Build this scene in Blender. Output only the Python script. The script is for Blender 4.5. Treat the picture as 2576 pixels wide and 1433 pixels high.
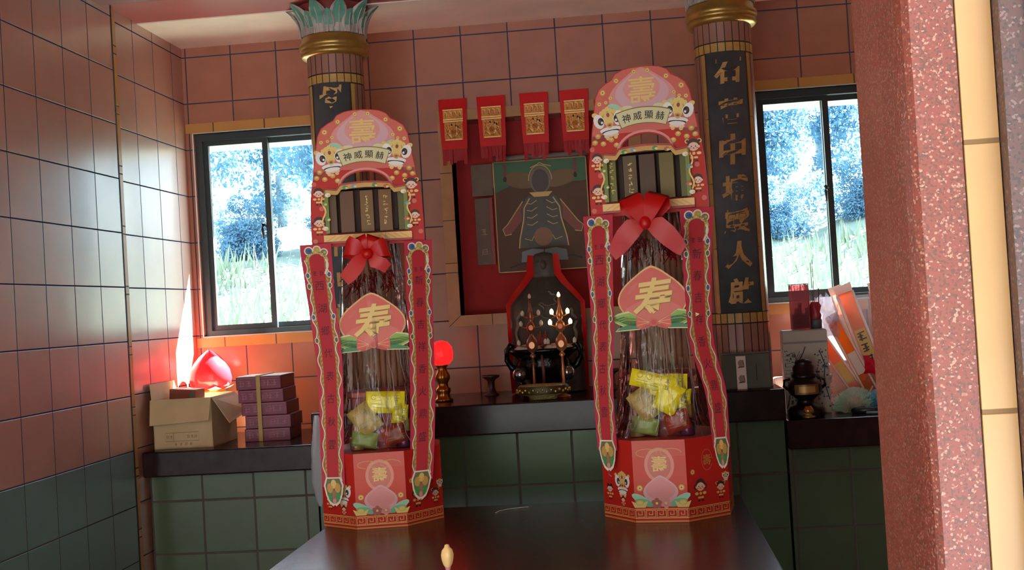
import bpy, bmesh, math, random
from mathutils import Vector, Matrix
from mathutils.geometry import tessellate_polygon
for o in list(bpy.data.objects): bpy.data.objects.remove(o)
SC = bpy.context.scene
COL = SC.collection
random.seed(7)
PI = math.pi

# ------------------------------------------------------------------ camera, sky, sun, exposure
def look(yaw, pitch, roll):
    cy, sy, cp, sp, cr, sr = math.cos(yaw), math.sin(yaw), math.cos(pitch), math.sin(pitch), math.cos(roll), math.sin(roll)
    r = Vector((cy, sy, 0)); f = Vector((-sy, cy, 0)); u = Vector((0, 0, 1))
    f2 = f*cp + u*sp; u2 = u*cp - f*sp
    r3 = r*cr + u2*sr; u3 = u2*cr - r*sr
    return r3, u3, f2
r_, u_, f_ = look(.0953, .0191, -.06)
cam = bpy.data.cameras.new('camera'); camo = bpy.data.objects.new('camera', cam); COL.objects.link(camo)
camo.matrix_world = Matrix(((r_.x, u_.x, -f_.x, 1.8321), (r_.y, u_.y, -f_.y, -5.0358), (r_.z, u_.z, -f_.z, 1.4387), (0, 0, 0, 1)))
cam.sensor_fit = 'HORIZONTAL'; cam.sensor_width = 36; cam.lens = 36*3035.2/2576; cam.clip_start = .05; cam.clip_end = 300
SC.camera = camo
SC.view_settings.view_transform = 'Standard'; SC.view_settings.look = 'None'
SC.view_settings.exposure = 0.86; SC.view_settings.gamma = 1
SC.view_settings.use_curve_mapping = False

w = bpy.data.worlds.new('sky'); SC.world = w; w.use_nodes = True
nt = w.node_tree; nt.nodes.clear()
wo = nt.nodes.new('ShaderNodeOutputWorld'); bg = nt.nodes.new('ShaderNodeBackground')
tc = nt.nodes.new('ShaderNodeTexCoord'); sx = nt.nodes.new('ShaderNodeSeparateXYZ'); rp = nt.nodes.new('ShaderNodeValToRGB')
nt.links.new(tc.outputs['Generated'], sx.inputs[0]); nt.links.new(sx.outputs['Z'], rp.inputs[0])
rp.color_ramp.elements[0].position = 0.0; rp.color_ramp.elements[0].color = (.86, .95, 1, 1)
rp.color_ramp.elements[1].position = .6; rp.color_ramp.elements[1].color = (.62, .8, 1, 1)
nt.links.new(rp.outputs[0], bg.inputs[0]); bg.inputs[1].default_value = 3.8
nt.links.new(bg.outputs[0], wo.inputs[0])
sun = bpy.data.lights.new('sun', 'SUN'); sun.energy = 95; sun.angle = .01; sun.color = (1, .96, .91)
so = bpy.data.objects.new('sun', sun); COL.objects.link(so)
so.rotation_euler = Vector((.95, 1, 1.63)).to_track_quat('Z', 'Y').to_euler()

def portal(name, loc, rot, sx_, sy_):
    l = bpy.data.lights.new(name, 'AREA'); l.shape = 'RECTANGLE'; l.size = sx_; l.size_y = sy_; l.cycles.is_portal = True
    o = bpy.data.objects.new(name, l); COL.objects.link(o); o.location = loc; o.rotation_euler = rot
portal('daylight_portal', (.31, .14, 1.83), (-PI/2, 0, 0), .6, .9)
portal('daylight_portal', (2.69, .14, 1.83), (-PI/2, 0, 0), .6, .9)
portal('daylight_portal', (.93, -3.92, 1.25), (PI/2, 0, 0), 2.3, 2.5)

# ------------------------------------------------------------------ colours and materials
def lin(h):
    h = h.lstrip('#'); c = []
    for i in (0, 2, 4):
        v = int(h[i:i+2], 16)/255
        c.append(v/12.92 if v <= .04045 else ((v+.055)/1.055)**2.4)
    return (*c, 1)
MATS = {}
def mat(h, rough=.5, metal=0, name=None, emit=0, spec=None, noise=0, nscale=30, bump=0, bscale=60):
    key = (h, rough, metal, emit, noise, nscale, bump, bscale, spec)
    if key in MATS: return MATS[key]
    m = bpy.data.materials.new(name or 'mat_'+h.strip('#')); m.use_nodes = True
    n = m.node_tree; b = n.nodes['Principled BSDF']; c = lin(h)
    b.inputs['Base Color'].default_value = c; b.inputs['Roughness'].default_value = rough; b.inputs['Metallic'].default_value = metal
    if spec is not None: b.inputs['Specular IOR Level'].default_value = spec
    if emit:
        b.inputs['Emission Color'].default_value = c; b.inputs['Emission Strength'].default_value = emit
    if noise or bump:
        t = n.nodes.new('ShaderNodeTexCoord')
    if noise:
        z = n.nodes.new('ShaderNodeTexNoise'); z.inputs['Scale'].default_value = nscale; z.inputs['Detail'].default_value = 4
        n.links.new(t.outputs['Object'], z.inputs['Vector'])
        hs = n.nodes.new('ShaderNodeHueSaturation'); mr = n.nodes.new('ShaderNodeMapRange')
        mr.inputs['From Min'].default_value = .3; mr.inputs['From Max'].default_value = .7
        mr.inputs['To Min'].default_value = 1-noise; mr.inputs['To Max'].default_value = 1+noise
        n.links.new(z.outputs['Fac'], mr.inputs['Value']); n.links.new(mr.outputs[0], hs.inputs['Value'])
        hs.inputs['Color'].default_value = c; n.links.new(hs.outputs[0], b.inputs['Base Color'])
    if bump:
        z2 = n.nodes.new('ShaderNodeTexNoise'); z2.inputs['Scale'].default_value = bscale
        n.links.new(t.outputs['Object'], z2.inputs['Vector'])
        bp = n.nodes.new('ShaderNodeBump'); bp.inputs['Strength'].default_value = bump; bp.inputs['Distance'].default_value = .01
        n.links.new(z2.outputs['Fac'], bp.inputs['Height']); n.links.new(bp.outputs[0], b.inputs['Normal'])
    MATS[key] = m
    return m

def tile_mat(name, h, grout, axis, u0, z0, size=.2, gw=.004, rough=.26, var=.07, size_v=None, bump=.02, ior=1.5, coat=0):
    """glazed square tiles: grout grid from object coordinates"""
    m = bpy.data.materials.new(name); m.use_nodes = True; n = m.node_tree; L = n.links; b = n.nodes['Principled BSDF']
    def N(t, **k):
        x = n.nodes.new(t)
        for a, v in k.items(): setattr(x, a, v)
        return x
    def M(op, a, b_=None):
        x = N('ShaderNodeMath', operation=op)
        for i, v in enumerate((a, b_)):
            if v is None: continue
            if isinstance(v, (int, float)): x.inputs[i].default_value = v
            else: L.new(v, x.inputs[i])
        return x.outputs[0]
    t = N('ShaderNodeTexCoord'); s = N('ShaderNodeSeparateXYZ'); L.new(t.outputs['Object'], s.inputs[0])
    u = M('DIVIDE', M('SUBTRACT', s.outputs[axis], u0), size); v = M('DIVIDE', M('SUBTRACT', s.outputs['Z'], z0), size_v or size)
    def edge(x, sz):
        f = M('FRACT', x); return M('MULTIPLY', M('MINIMUM', f, M('SUBTRACT', 1.0, f)), sz)
    d = M('MINIMUM', edge(u, size), edge(v, size_v or size))
    g = N('ShaderNodeMapRange', interpolation_type='SMOOTHSTEP'); L.new(d, g.inputs['Value'])
    g.inputs['From Min'].default_value = gw*.45; g.inputs['From Max'].default_value = gw*.8
    cb = N('ShaderNodeCombineXYZ'); L.new(M('FLOOR', u), cb.inputs[0]); L.new(M('FLOOR', v), cb.inputs[1])
    wn = N('ShaderNodeTexWhiteNoise'); L.new(cb.outputs[0], wn.inputs['Vector'])
    nz = N('ShaderNodeTexNoise'); nz.inputs['Scale'].default_value = 9; nz.inputs['Detail'].default_value = 5; L.new(t.outputs['Object'], nz.inputs['Vector'])
    val = M('ADD', M('MULTIPLY', M('SUBTRACT', wn.outputs['Value'], .5), var*2), M('ADD', 1-.16, M('MULTIPLY', nz.outputs['Fac'], .32)))
    hs = N('ShaderNodeHueSaturation'); hs.inputs['Color'].default_value = lin(h); L.new(val, hs.inputs['Value'])
    mx = N('ShaderNodeMix', data_type='RGBA'); L.new(g.outputs[0], mx.inputs['Factor'])
    mx.inputs['A'].default_value = lin(grout); L.new(hs.outputs[0], mx.inputs['B']); L.new(mx.outputs['Result'], b.inputs['Base Color'])
    rr = N('ShaderNodeMapRange'); L.new(g.outputs[0], rr.inputs['Value']); rr.inputs['To Min'].default_value = .7; rr.inputs['To Max'].default_value = rough
    L.new(rr.outputs[0], b.inputs['Roughness'])
    nb = N('ShaderNodeTexNoise'); nb.inputs['Scale'].default_value = 7; L.new(t.outputs['Object'], nb.inputs['Vector'])
    hgt = M('ADD', M('MULTIPLY', g.outputs[0], .1), M('MULTIPLY', nb.outputs['Fac'], bump*4))
    # every tile is laid with a slightly different tilt
    bp = N('ShaderNodeBump'); bp.inputs['Strength'].default_value = .6; bp.inputs['Distance'].default_value = .02
    b.inputs['IOR'].default_value = ior
    if coat: L.new(g.outputs[0], b.inputs['Coat Weight']); L.new(M('MULTIPLY', g.outputs[0], .5), b.inputs['Specular IOR Level']); b.inputs['Coat Roughness'].default_value = .5; b.inputs['Coat IOR'].default_value = 1.8
    L.new(hgt, bp.inputs['Height']); L.new(bp.outputs[0], b.inputs['Normal'])
    return m

def granite(name, base, dark, light, rough=.3, scale=160):
    m = bpy.data.materials.new(name); m.use_nodes = True; n = m.node_tree; L = n.links; b = n.nodes['Principled BSDF']
    t = n.nodes.new('ShaderNodeTexCoord'); v = n.nodes.new('ShaderNodeTexVoronoi'); v.inputs['Scale'].default_value = scale
    L.new(t.outputs['Object'], v.inputs['Vector'])
    s = n.nodes.new('ShaderNodeSeparateColor'); L.new(v.outputs['Color'], s.inputs[0])
    r = n.nodes.new('ShaderNodeValToRGB'); e = r.color_ramp.elements
    e[0].position = 0; e[0].color = lin(dark); e[1].position = 1; e[1].color = lin(light)
    for p, c in ((.18, dark), (.28, base), (.86, base), (.93, light)):
        x = e.new(p); x.color = lin(c)
    L.new(s.outputs[0], r.inputs[0]); L.new(r.outputs[0], b.inputs['Base Color']); b.inputs['Roughness'].default_value = rough
    return m

def clear(name, tint='#ffffff', gloss=.12, rough=.05, bump=0, bscale=(40, 40, 4), milky=0):
    """thin clear sheet: transparent + fresnel gloss (+ a little milky diffuse)"""
    m = bpy.data.materials.new(name); m.use_nodes = True; n = m.node_tree; L = n.links; n.nodes.clear()
    o = n.nodes.new('ShaderNodeOutputMaterial'); t = n.nodes.new('ShaderNodeBsdfTransparent'); g = n.nodes.new('ShaderNodeBsdfGlossy')
    t.inputs[0].default_value = lin(tint); g.inputs['Roughness'].default_value = rough
    fr = n.nodes.new('ShaderNodeLayerWeight'); fr.inputs['Blend'].default_value = gloss
    mx = n.nodes.new('ShaderNodeMixShader'); L.new(fr.outputs['Fresnel'], mx.inputs[0]); L.new(t.outputs[0], mx.inputs[1]); L.new(g.outputs[0], mx.inputs[2])
    out = mx.outputs[0]
    if bump:
        tc_ = n.nodes.new('ShaderNodeTexCoord'); mp = n.nodes.new('ShaderNodeMapping'); mp.inputs['Scale'].default_value = bscale
        z = n.nodes.new('ShaderNodeTexNoise'); z.inputs['Scale'].default_value = 1; z.inputs['Detail'].default_value = 3
        L.new(tc_.outputs['Object'], mp.inputs[0]); L.new(mp.outputs[0], z.inputs['Vector'])
        b = n.nodes.new('ShaderNodeBump'); b.inputs['Strength'].default_value = bump; b.inputs['Distance'].default_value = .02
        L.new(z.outputs['Fac'], b.inputs['Height']); L.new(b.outputs[0], g.inputs['Normal']); L.new(b.outputs[0], fr.inputs['Normal'])
    if milky:
        d = n.nodes.new('ShaderNodeBsdfDiffuse'); m2 = n.nodes.new('ShaderNodeMixShader'); m2.inputs[0].default_value = milky
        d.inputs[0].default_value = lin(tint)
        tl = n.nodes.new('ShaderNodeBsdfTranslucent'); tl.inputs[0].default_value = lin(tint); m3 = n.nodes.new('ShaderNodeMixShader'); m3.inputs[0].default_value = .5
        L.new(d.outputs[0], m3.inputs[1]); L.new(tl.outputs[0], m3.inputs[2])
        L.new(out, m2.inputs[1]); L.new(m3.outputs[0], m2.inputs[2]); out = m2.outputs[0]
    L.new(out, o.inputs[0])
    return m

TERRA = '#a96c56'; GROUT = '#363a52'
m_wb = tile_mat('terracotta_tile_back', TERRA, GROUT, 'X', -.0055, 0)
m_wl = tile_mat('terracotta_tile_niche', TERRA, GROUT, 'Y', -.124, 0, rough=.24, ior=2.5, bump=.012, coat=1)
m_wm = tile_mat('terracotta_tile_side', TERRA, GROUT, 'Y', -.971, 0, rough=.24, ior=2.5, bump=.012, coat=1)
m_gl = tile_mat('green_tile_side', '#4a655c', '#4a4238', 'Y', -.971, 0, rough=.24, ior=2.5, bump=.012, coat=1)
m_gc = tile_mat('green_tile_counter', '#4c5840', '#4c3f36', 'X', -.012, -.015, gw=.006, rough=.25)
m_gc2 = tile_mat('green_tile_altar', '#44583c', '#4c3f36', 'X', -.006, -.012, gw=.006, rough=.25)
m_trim = tile_mat('yellow_trim_tile', '#c08848', '#5a4030', 'X', .104, 0, size=.225, size_v=9, gw=.004, rough=.3)
m_trimv = tile_mat('yellow_trim_tile_upright', '#c08848', '#5a4030', 'Z', .03, 0, size=.225, size_v=.225, gw=.004, rough=.3)
m_trimy = tile_mat('yellow_tile_jamb', '#a58252', '#6a502a', 'Z', 1.319, 1.319, size=.2455, size_v=.2455, gw=.0035, rough=.3, var=.02)
m_slab = mat('#2c1c1a', .2, spec=.22, name='dark_granite', noise=.25, nscale=25)
m_redg = granite('red_granite', '#70362a', '#523428', '#94705e', .35, 520)
m_redg2 = granite('brown_granite', '#48302a', '#332a28', '#64534e', .45, 420)
m_glass = clear('window_glass', gloss=.06)
m_cello = clear('cellophane', gloss=.32, rough=.06, bump=1.0, bscale=(26, 26, 5))
m_alu = mat('#3a4246', .35, .3, name='dark_aluminium')
GOLD = mat('#d9a64a', .3, .85, name='gold_foil', bump=.35, bscale=150)
PGOLD = mat('#e3c070', .45, .1, name='printed_gold')
PGOLD2 = mat('#c8974a', .45, .1, name='printed_ochre')
PRED = mat('#c4281f', .42, spec=.25, name='printed_red')
PSAL = mat('#d46558', .38, spec=.35, name='printed_salmon')
PPINK = mat('#dc8c88', .36, name='printed_pink')
PLIL = mat('#d4a2a8', .36, name='printed_lilac')
DRED = mat('#a82820', .4, name='printed_dark_red')
CREAM = mat('#dcd2a0', .5, name='printed_cream')
WHITE = mat('#efe9df', .5, name='printed_white')
INK = mat('#2a1c18', .6, name='printed_ink')
BRN = mat('#4a2a20', .6, name='printed_brown')
SKIN = mat('#f0c8ac', .5, name='printed_skin')
GRN = mat('#3f8f4a', .4, name='printed_green')
LGRN = mat('#a8c050', .4, name='printed_light_green')
MINT = mat('#9fd0b0', .4, name='printed_mint')
BLUE = mat('#4a608c', .4, name='printed_blue')
CLOTHRED = mat('#c01412', .35, spec=.3, name='red_ribbon')

# ------------------------------------------------------------------ mesh builder
_tc = {}
def glyphs(s, off=0.0):
    k = (s, off)
    if k not in _tc:
        cu = bpy.data.curves.new('t', 'FONT'); cu.body = s; cu.size = 1; cu.resolution_u = 2; cu.offset = off
        o = bpy.data.objects.new('t', cu); COL.objects.link(o)
        me = bpy.data.meshes.new_from_object(o.evaluated_get(bpy.context.evaluated_depsgraph_get()))
        vs = [v.co.copy() for v in me.vertices]; fs = [tuple(p.vertices) for p in me.polygons]
        x0 = min(v.x for v in vs); x1 = max(v.x for v in vs); y0 = min(v.y for v in vs); y1 = max(v.y for v in vs)
        _tc[k] = ([((v.x-(x0+x1)/2), (v.y-(y0+y1)/2)) for v in vs], fs, x1-x0, y1-y0)
        bpy.data.objects.remove(o); bpy.data.curves.remove(cu); bpy.data.meshes.remove(me)
    return _tc[k]

class MB:
    def __init__(s): s.v = []; s.f = []; s.m = []; s.mats = []; s.sm = []; s.T = Matrix(); s.warp = None
    def mi(s, m):
        if m not in s.mats: s.mats.append(m)
        return s.mats.index(m)
    def add(s, vs, fs, m, smooth=False):
        b = len(s.v); i = s.mi(m)
        for p in vs:
            p = Vector(p)
            if s.warp: p = Vector(s.warp(*p))
            s.v.append(s.T @ p)
        for f in fs: s.f.append([b+k for k in f]); s.m.append(i); s.sm.append(smooth)
    def box(s, a, b, m, T=None):
        (x0, y0, z0), (x1, y1, z1) = a, b
        vs = [(x0,y0,z0),(x1,y0,z0),(x1,y1,z0),(x0,y1,z0),(x0,y0,z1),(x1,y0,z1),(x1,y1,z1),(x0,y1,z1)]
        if T: vs = [T @ Vector(p) for p in vs]
        s.add(vs, [(0,3,2,1),(4,5,6,7),(0,1,5,4),(1,2,6,5),(2,3,7,6),(3,0,4,7)], m)
    def bbox(s, a, b, m, r=.006, seg=2, T=None):
        """box with rounded edges"""
        bm = bmesh.new(); bmesh.ops.create_cube(bm, size=1)
        for v in bm.verts: v.co = Vector([a[i] + (v.co[i]+.5)*(b[i]-a[i]) for i in range(3)])
        bmesh.ops.bevel(bm, geom=bm.edges[:], offset=r, segments=seg, affect='EDGES', profile=.5)
        s.bm(bm, m, T)
    def bm(s, bm, m, T=None, smooth=False):
        bm.verts.index_update()
        s.add([(T @ v.co if T else v.co) for v in bm.verts], [[v.index for v in f.verts] for f in bm.faces], m, smooth); bm.free()
    def lathe(s, prof, m, n=24, c=(0,0,0), sx=1, sy=1, smooth=True, wob=None, a0=0, a1=2*PI):
        vs = []; fs = []; full = abs(a1-a0-2*PI) < 1e-6; k = n if full else n+1
        for i, (r, z) in enumerate(prof):
            for j in range(k):
                a = a0+(a1-a0)*j/n; rr = r*(wob(a, z) if wob else 1)
                vs.append((c[0]+rr*sx*math.cos(a), c[1]+rr*sy*math.sin(a), c[2]+z))
        for i in range(len(prof)-1):
            for j in range(n):
                j2 = (j+1) % k
                fs.append((i*k+j, i*k+j2, (i+1)*k+j2, (i+1)*k+j))
        s.add(vs, fs, m, smooth)
    def tube(s, pts, r, m, n=8, smooth=True, caps=True):
        pts = [Vector(p) for p in pts]; R = r if isinstance(r, (list, tuple)) else [r]*len(pts)
        vs = []; fs = []; up = Vector((.13, .21, .97))
        for i, p in enumerate(pts):
            d = (pts[min(i+1, len(pts)-1)]-pts[max(i-1, 0)]).normalized()
            x = d.cross(up)
            if x.length < .05: x = d.cross(Vector((1, 0, 0)))
            x.normalize(); y = d.cross(x)
            for j in range(n):
                a = 2*PI*j/n; vs.append(p+(x*math.cos(a)+y*math.sin(a))*R[i])
        for i in range(len(pts)-1):
            for j in range(n): fs.append((i*n+j, i*n+(j+1) % n, (i+1)*n+(j+1) % n, (i+1)*n+j))
        if caps: fs += [tuple(range(n))[::-1], tuple((len(pts)-1)*n+j for j in range(n))]
        s.add(vs, fs, m, smooth)
    def sphere(s, c, r, m, n=16, k=10):
        r = (r, r, r) if isinstance(r, (int, float)) else r
        vs = []; fs = []
        for i in range(k+1):
            t = PI*i/k
            for j in range(n):
                a = 2*PI*j/n; vs.append((c[0]+r[0]*math.sin(t)*math.cos(a), c[1]+r[1]*math.sin(t)*math.sin(a), c[2]-r[2]*math.cos(t)))
        for i in range(k):
            for j in range(n): fs.append((i*n+j, i*n+(j+1) % n, (i+1)*n+(j+1) % n, (i+1)*n+j))
        s.add(vs, fs, m, True)
    # --- flat artwork in the local XZ plane, 'h' in front of it (towards -Y)
    def poly(s, pts, m, h=0.0, thick=0):
        tr = tessellate_polygon([[Vector((p[0], p[1], 0)) for p in pts]])
        fs = []
        for t in tr:
            a, b, c = (pts[i] for i in t)
            cr = (b[0]-a[0])*(c[1]-a[1])-(b[1]-a[1])*(c[0]-a[0])
            fs.append(t if cr > 0 else t[::-1])
        vs = [(p[0], -h, p[1]) for p in pts]
        if thick:
            n = len(pts); ar = sum(pts[i][0]*pts[(i+1) % n][1]-pts[(i+1) % n][0]*pts[i][1] for i in range(n))
            vs += [(p[0], -h+thick, p[1]) for p in pts]; fs2 = list(fs)
            for t in fs: fs2.append(tuple(i+n for i in t[::-1]))
            for i in range(n):
                j = (i+1) % n
                fs2.append((i, i+n, j+n, j) if ar > 0 else (j, j+n, i+n, i))
            fs = fs2
        s.add(vs, fs, m)
    def ell(s, cx, cz, rx, rz, m, h=0.0, n=18, rot=0, a0=0, a1=2*PI):
        c, q = math.cos(rot), math.sin(rot); p = []
        full = abs(a1-a0-2*PI) < 1e-6
        for i in range(n if full else n+1):
            a = a0+(a1-a0)*i/n; x, z = rx*math.cos(a), rz*math.sin(a)
            p.append((cx+x*c-z*q, cz+x*q+z*c))
        s.poly(p, m, h)
    def rect(s, x0, z0, x1, z1, m, h=0.0): s.add([(x0,-h,z0),(x1,-h,z0),(x1,-h,z1),(x0,-h,z1)], [(0,1,2,3)], m)
    def line(s, pts, wd, m, h=0.0, closed=False):
        P = [Vector((p[0], p[1])) for p in pts]; n = len(P); vs = []; fs = []
        for i, p in enumerate(P):
            a = P[(i-1) % n] if (closed or i > 0) else p; b = P[(i+1) % n] if (closed or i < n-1) else p
            d = (b-a)
            d = d.normalized() if d.length > 1e-9 else Vector((1, 0)); q = Vector((-d.y, d.x))*wd/2
            vs += [(p.x+q.x, -h, p.y+q.y), (p.x-q.x, -h, p.y-q.y)]
        for i in range(n if closed else n-1):
            j = (i+1) % n; fs.append((2*i+1, 2*j+1, 2*j, 2*i))
        s.add(vs, fs, m)
    def text(s, t, cx, cz, size, m, h=0.0, off=0.0, rot=0, shear=0, sxx=1, tz=None):
        vs, fs, wd, ht = glyphs(t, off); k = size/max(wd if len(t) == 1 else 0, ht); c, q = math.cos(rot), math.sin(rot)
        out = []
        for x, z in vs:
            x = (x+z*shear)*k*sxx; z = z*k
            out.append((cx+x*c-z*q, -h, cz+x*q+z*c))
        s.add(out, [f if True else f for f in fs], m)
    def build(s, name, parent=None, loc=None):
        me = bpy.data.meshes.new(name); me.from_pydata(s.v, [], s.f)
        for m in s.mats: me.materials.append(m)
        me.polygons.foreach_set('material_index', s.m); me.polygons.foreach_set('use_smooth', s.sm); me.update()
        o = bpy.data.objects.new(name, me); COL.objects.link(o)
        if parent: o.parent = parent
        if loc: o.location = loc
        return o

def scribble(b, cx, cz, s, m, h, seed, wd=.1):
    """worn unreadable character: a few brush strokes"""
    rn = random.Random(seed); s = s/2
    for k in range(3): z = cz+s*(.75-.7*k+rn.uniform(-.12, .12)); x0 = -s*rn.uniform(.45, .95); b.line([(cx+x0, z), (cx+s*rn.uniform(.3, .95), z+s*rn.uniform(-.05, .18))], s*wd*2, m, h)
    for k in range(2): x = cx+s*(rn.uniform(-.7, .1)+.6*k); b.line([(x, cz+s*rn.uniform(.5, 1)), (x+s*rn.uniform(-.3, .2), cz-s*rn.uniform(.4, 1))], s*wd*2, m, h+.0001)
def tag(o, label=None, cat=None, group=None, kind=None):
    if label: o['label'] = label
    if cat: o['category'] = cat
    if group: o['group'] = group
    if kind: o['kind'] = kind
    return o
def thing(name, label, cat, loc=(0,0,0), rz=0, group=None):
    o = bpy.data.objects.new(name, None); COL.objects.link(o); o.location = loc; o.rotation_euler.z = rz; o.empty_display_size = .05
    return tag(o, label, cat, group)
def structure(o, label=None, cat=None): return tag(o, label, cat, kind='structure')
def copy_tree(o, parent=None):
    c = o.copy(); COL.objects.link(c)
    if parent: c.parent = parent
    for ch in list(o.children): copy_tree(ch, c)
    return c
def ztxt(x, y, z, rz=0): return Matrix.Translation((x, y, z)) @ Matrix.Rotation(rz, 4, 'Z')

# ------------------------------------------------------------------ room shell
SOF = 2.64
b = MB(); b.box((-.3, -3.95, -.1), (3.3, .0, 0), mat('#6a5a50', .35, noise=.1)); structure(b.build('floor'), 'tiled temple hall floor', 'floor')
b = MB()
def wallpiece(x0, x1, z0, z1): b.box((x0, 0, z0), (x1, .12, z1), m_wb)
WZ0, WZ1 = 1.395, 2.268; NX0, NX1, NZ0, NZ1 = 1.128, 1.872, 1.42, 2.24
wallpiece(-.2, .012, 0, 2.8); wallpiece(.012, .61, 0, WZ0); wallpiece(.012, .61, WZ1, 2.8); wallpiece(.61, NX0, 0, 2.8)
wallpiece(NX0, NX1, 0, NZ0); wallpiece(NX0, NX1, NZ1, 2.8); wallpiece(NX1, 2.388, 0, 2.8)
wallpiece(2.388, 2.986, 0, WZ0); wallpiece(2.388, 2.986, WZ1, 2.8); wallpiece(2.986, 3.2, 0, 2.8)
structure(b.build('wall_back'), 'back wall of brown terracotta tiles with blue grout', 'wall')
b = MB(); b.box((-.2, -.69, 0), (-.022, 0, SOF+.1), m_wl)
b.box((-.2, -3.95, 1.0), (0, -.768, SOF+.1), m_wm); b.box((-.2, -3.95, 0), (0, -.768, 1.0), m_gl); b.box((-.2, -.768, 0), (-.003, -.752, SOF+.1), mat('#352824', .8, name='mortar'))
structure(b.build('wall_left'), 'left wall, glossy terracotta tiles above green tiles', 'wall')
b = MB(); b.box((-.2, -.752, 0), (-.018, -.69, SOF+.1), m_trimv); structure(b.build('trim_1'), 'upright strip of yellow tile at the left wall corner', 'trim')
b = MB(); b.box((3.0, -3.95, 0), (3.2, 0, SOF+.1), tile_mat('terracotta_tile_right', TERRA, GROUT, 'Y', -.124, 0)); structure(b.build('wall_right'), 'right wall of terracotta tiles', 'wall')
m_sof = mat('#f2dcc8', .42, name='beige_plaster', noise=.08, nscale=5, bump=.1, bscale=9)
m_ceil = mat('#a5423c', .38, name='red_ceiling_paint', noise=.12, nscale=3, bump=.1, bscale=5)
b = MB(); b.box((-.3, -.47, SOF), (3.3, .12, SOF+.16), m_sof); b.box((-.3, -3.95, SOF+.004), (3.3, -.47, SOF+.16), m_ceil)
structure(b.build('ceiling'), 'plaster soffit by the back wall and red painted ceiling', 'ceiling')
b = MB(); b.box((0, -1.1, SOF-.02), (3, -.845, SOF+.004), mat('#7a2a26', .4)); structure(b.build('trim_2'), 'dark red beam under the ceiling', 'beam')
# front wall with the wide doorway the photograph is taken through
b = MB(); mf = mat('#9a7a68', .5)
b.box((-.3, -3.95, 0), (-.02, -3.75, 2.8), mf); b.box((-.02, -3.95, 2.45), (2.1, -3.75, 2.8), mf); b.box((2.2, -3.93, 0), (3.3, -3.7, 2.8), m_redg2)
structure(b.build('wall_front'), 'brown speckled granite wall beside the doorway', 'wall')
b = MB()
pr = [(2.100, -3.66), (2.0965, -3.80), (2.0965, -3.875), (2.099, -3.893), (2.104, -3.901), (2.1435, -3.9025), (2.1435, -3.66)]
n_ = len(pr)
b.add([(x, y, 0) for x, y in pr]+[(x, y, 2.8) for x, y in pr], [tuple(range(n_))[::-1], tuple(range(n_, 2*n_))]+[(i, (i+1) % n_, n_+(i+1) % n_, n_+i) for i in range(n_)], m_redg)
structure(b.build('door_1'), 'polished red speckled granite doorway jamb', 'door jamb')
b = MB(); b.box((2.1445, -3.905, 0), (2.1755, -3.7, 2.8), m_trimy); structure(b.build('trim_3'), 'upright strip of cream yellow tile beside the granite jamb', 'trim')
b = MB(); b.box((2.1765, -3.925, 0), (2.2, -3.7, 2.8), m_redg2); structure(b.build('trim_4'), 'speckled brown granite edge beside the yellow tile', 'trim')
b = MB(); b.box((-3, -6.4, 2.8), (6, -3.7, 2.95), m_ceil); structure(b.build('shade_roof'), 'added unseen canopy shading the doorway front', 'shade_roof')  # added out of view to shade the granite jamb
b = MB(); b.box((-25, -13.2, -.2), (30, -12.8, 4), mat('#30382c', .9, noise=.3, nscale=2)); b.box((-5.2, -8, -.1), (-5, -3.95, 2.9), mat('#8a7a6a', .8)); structure(b.build('wall_light_block'), 'added unseen walls that block light outside the doorway', 'wall')  # both walls added out of view to cut sky light and reflections
# yellow trims round the windows
b = MB()
b.box((-.02, -.006, WZ1+.004), (.66, .02, 2.312), m_trim); b.box((-.02, -.006, 1.348), (.66, .02, WZ0-.006), m_trim); structure(b.build('trim_5'), 'yellow tile courses above and below the window by the peach lamp', 'trim')
b = MB(); b.box((2.34, -.006, WZ1+.004), (3.0, .02, 2.312), m_trim); b.box((2.34, -.006, 1.348), (3.0, .02, WZ0-.006), m_trim); structure(b.build('trim_6'), 'yellow tile courses above and below the window by the incense bag', 'trim')
# niche
b = MB(); m_nr = mat('#b42c2a', .8, name='niche_red', noise=.12, nscale=6)
b.box((NX0-.05, .12, NZ0-.05), (NX1+.05, .16, NZ1+.05), m_nr)
b.box((NX0-.03, .0, NZ0), (NX0, .12, NZ1), m_nr); b.box((NX1, .0, NZ0), (NX1+.03, .12, NZ1), m_nr)
structure(b.build('wall_niche'), 'dark red recessed niche in the back wall', 'niche')
b = MB(); m_nt = mat('#b57c48', .35, name='niche_tile', noise=.1, nscale=20); m_j = mat('#4a3028', .7)
def mitre(p): b.add([(x, -.014, z) for x, z in p]+[(x, .01, z) for x, z in p], [(0,1,2,3),(7,6,5,4)]+[(i, i+4, (i+1) % 4+4, (i+1) % 4) for i in range(4)], m_nt)
ox0, ox1, oz0, oz1 = 1.077, 1.923, 1.375, 2.285
mitre([(ox0, oz0), (ox1, oz0), (NX1, NZ0), (NX0, NZ0)]); mitre([(ox1, oz0), (ox1, oz1), (NX1, NZ1), (NX1, NZ0)])
mitre([(ox1, oz1), (ox0, oz1), (NX0, NZ1), (NX1, NZ1)]); mitre([(ox0, oz1), (ox0, oz0), (NX0, NZ0), (NX0, NZ1)])
for x in (1.26, 1.40, 1.74): b.rect(x, oz0, x+.003, NZ0, m_j, .0145)
for z in (1.6, 1.64, 1.82, 2.02): b.rect(ox0, z, NX0, z+.003, m_j, .0145)
for x in (1.27, 1.5, 1.74): b.rect(x, NZ1, x+.003, oz1, m_j, .0145)
b.line([(ox0, oz0), (NX0, NZ0)], .003, m_j, .0145)
structure(b.build('trim_7'), 'yellow tile frame round the red niche', 'trim')

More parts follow.
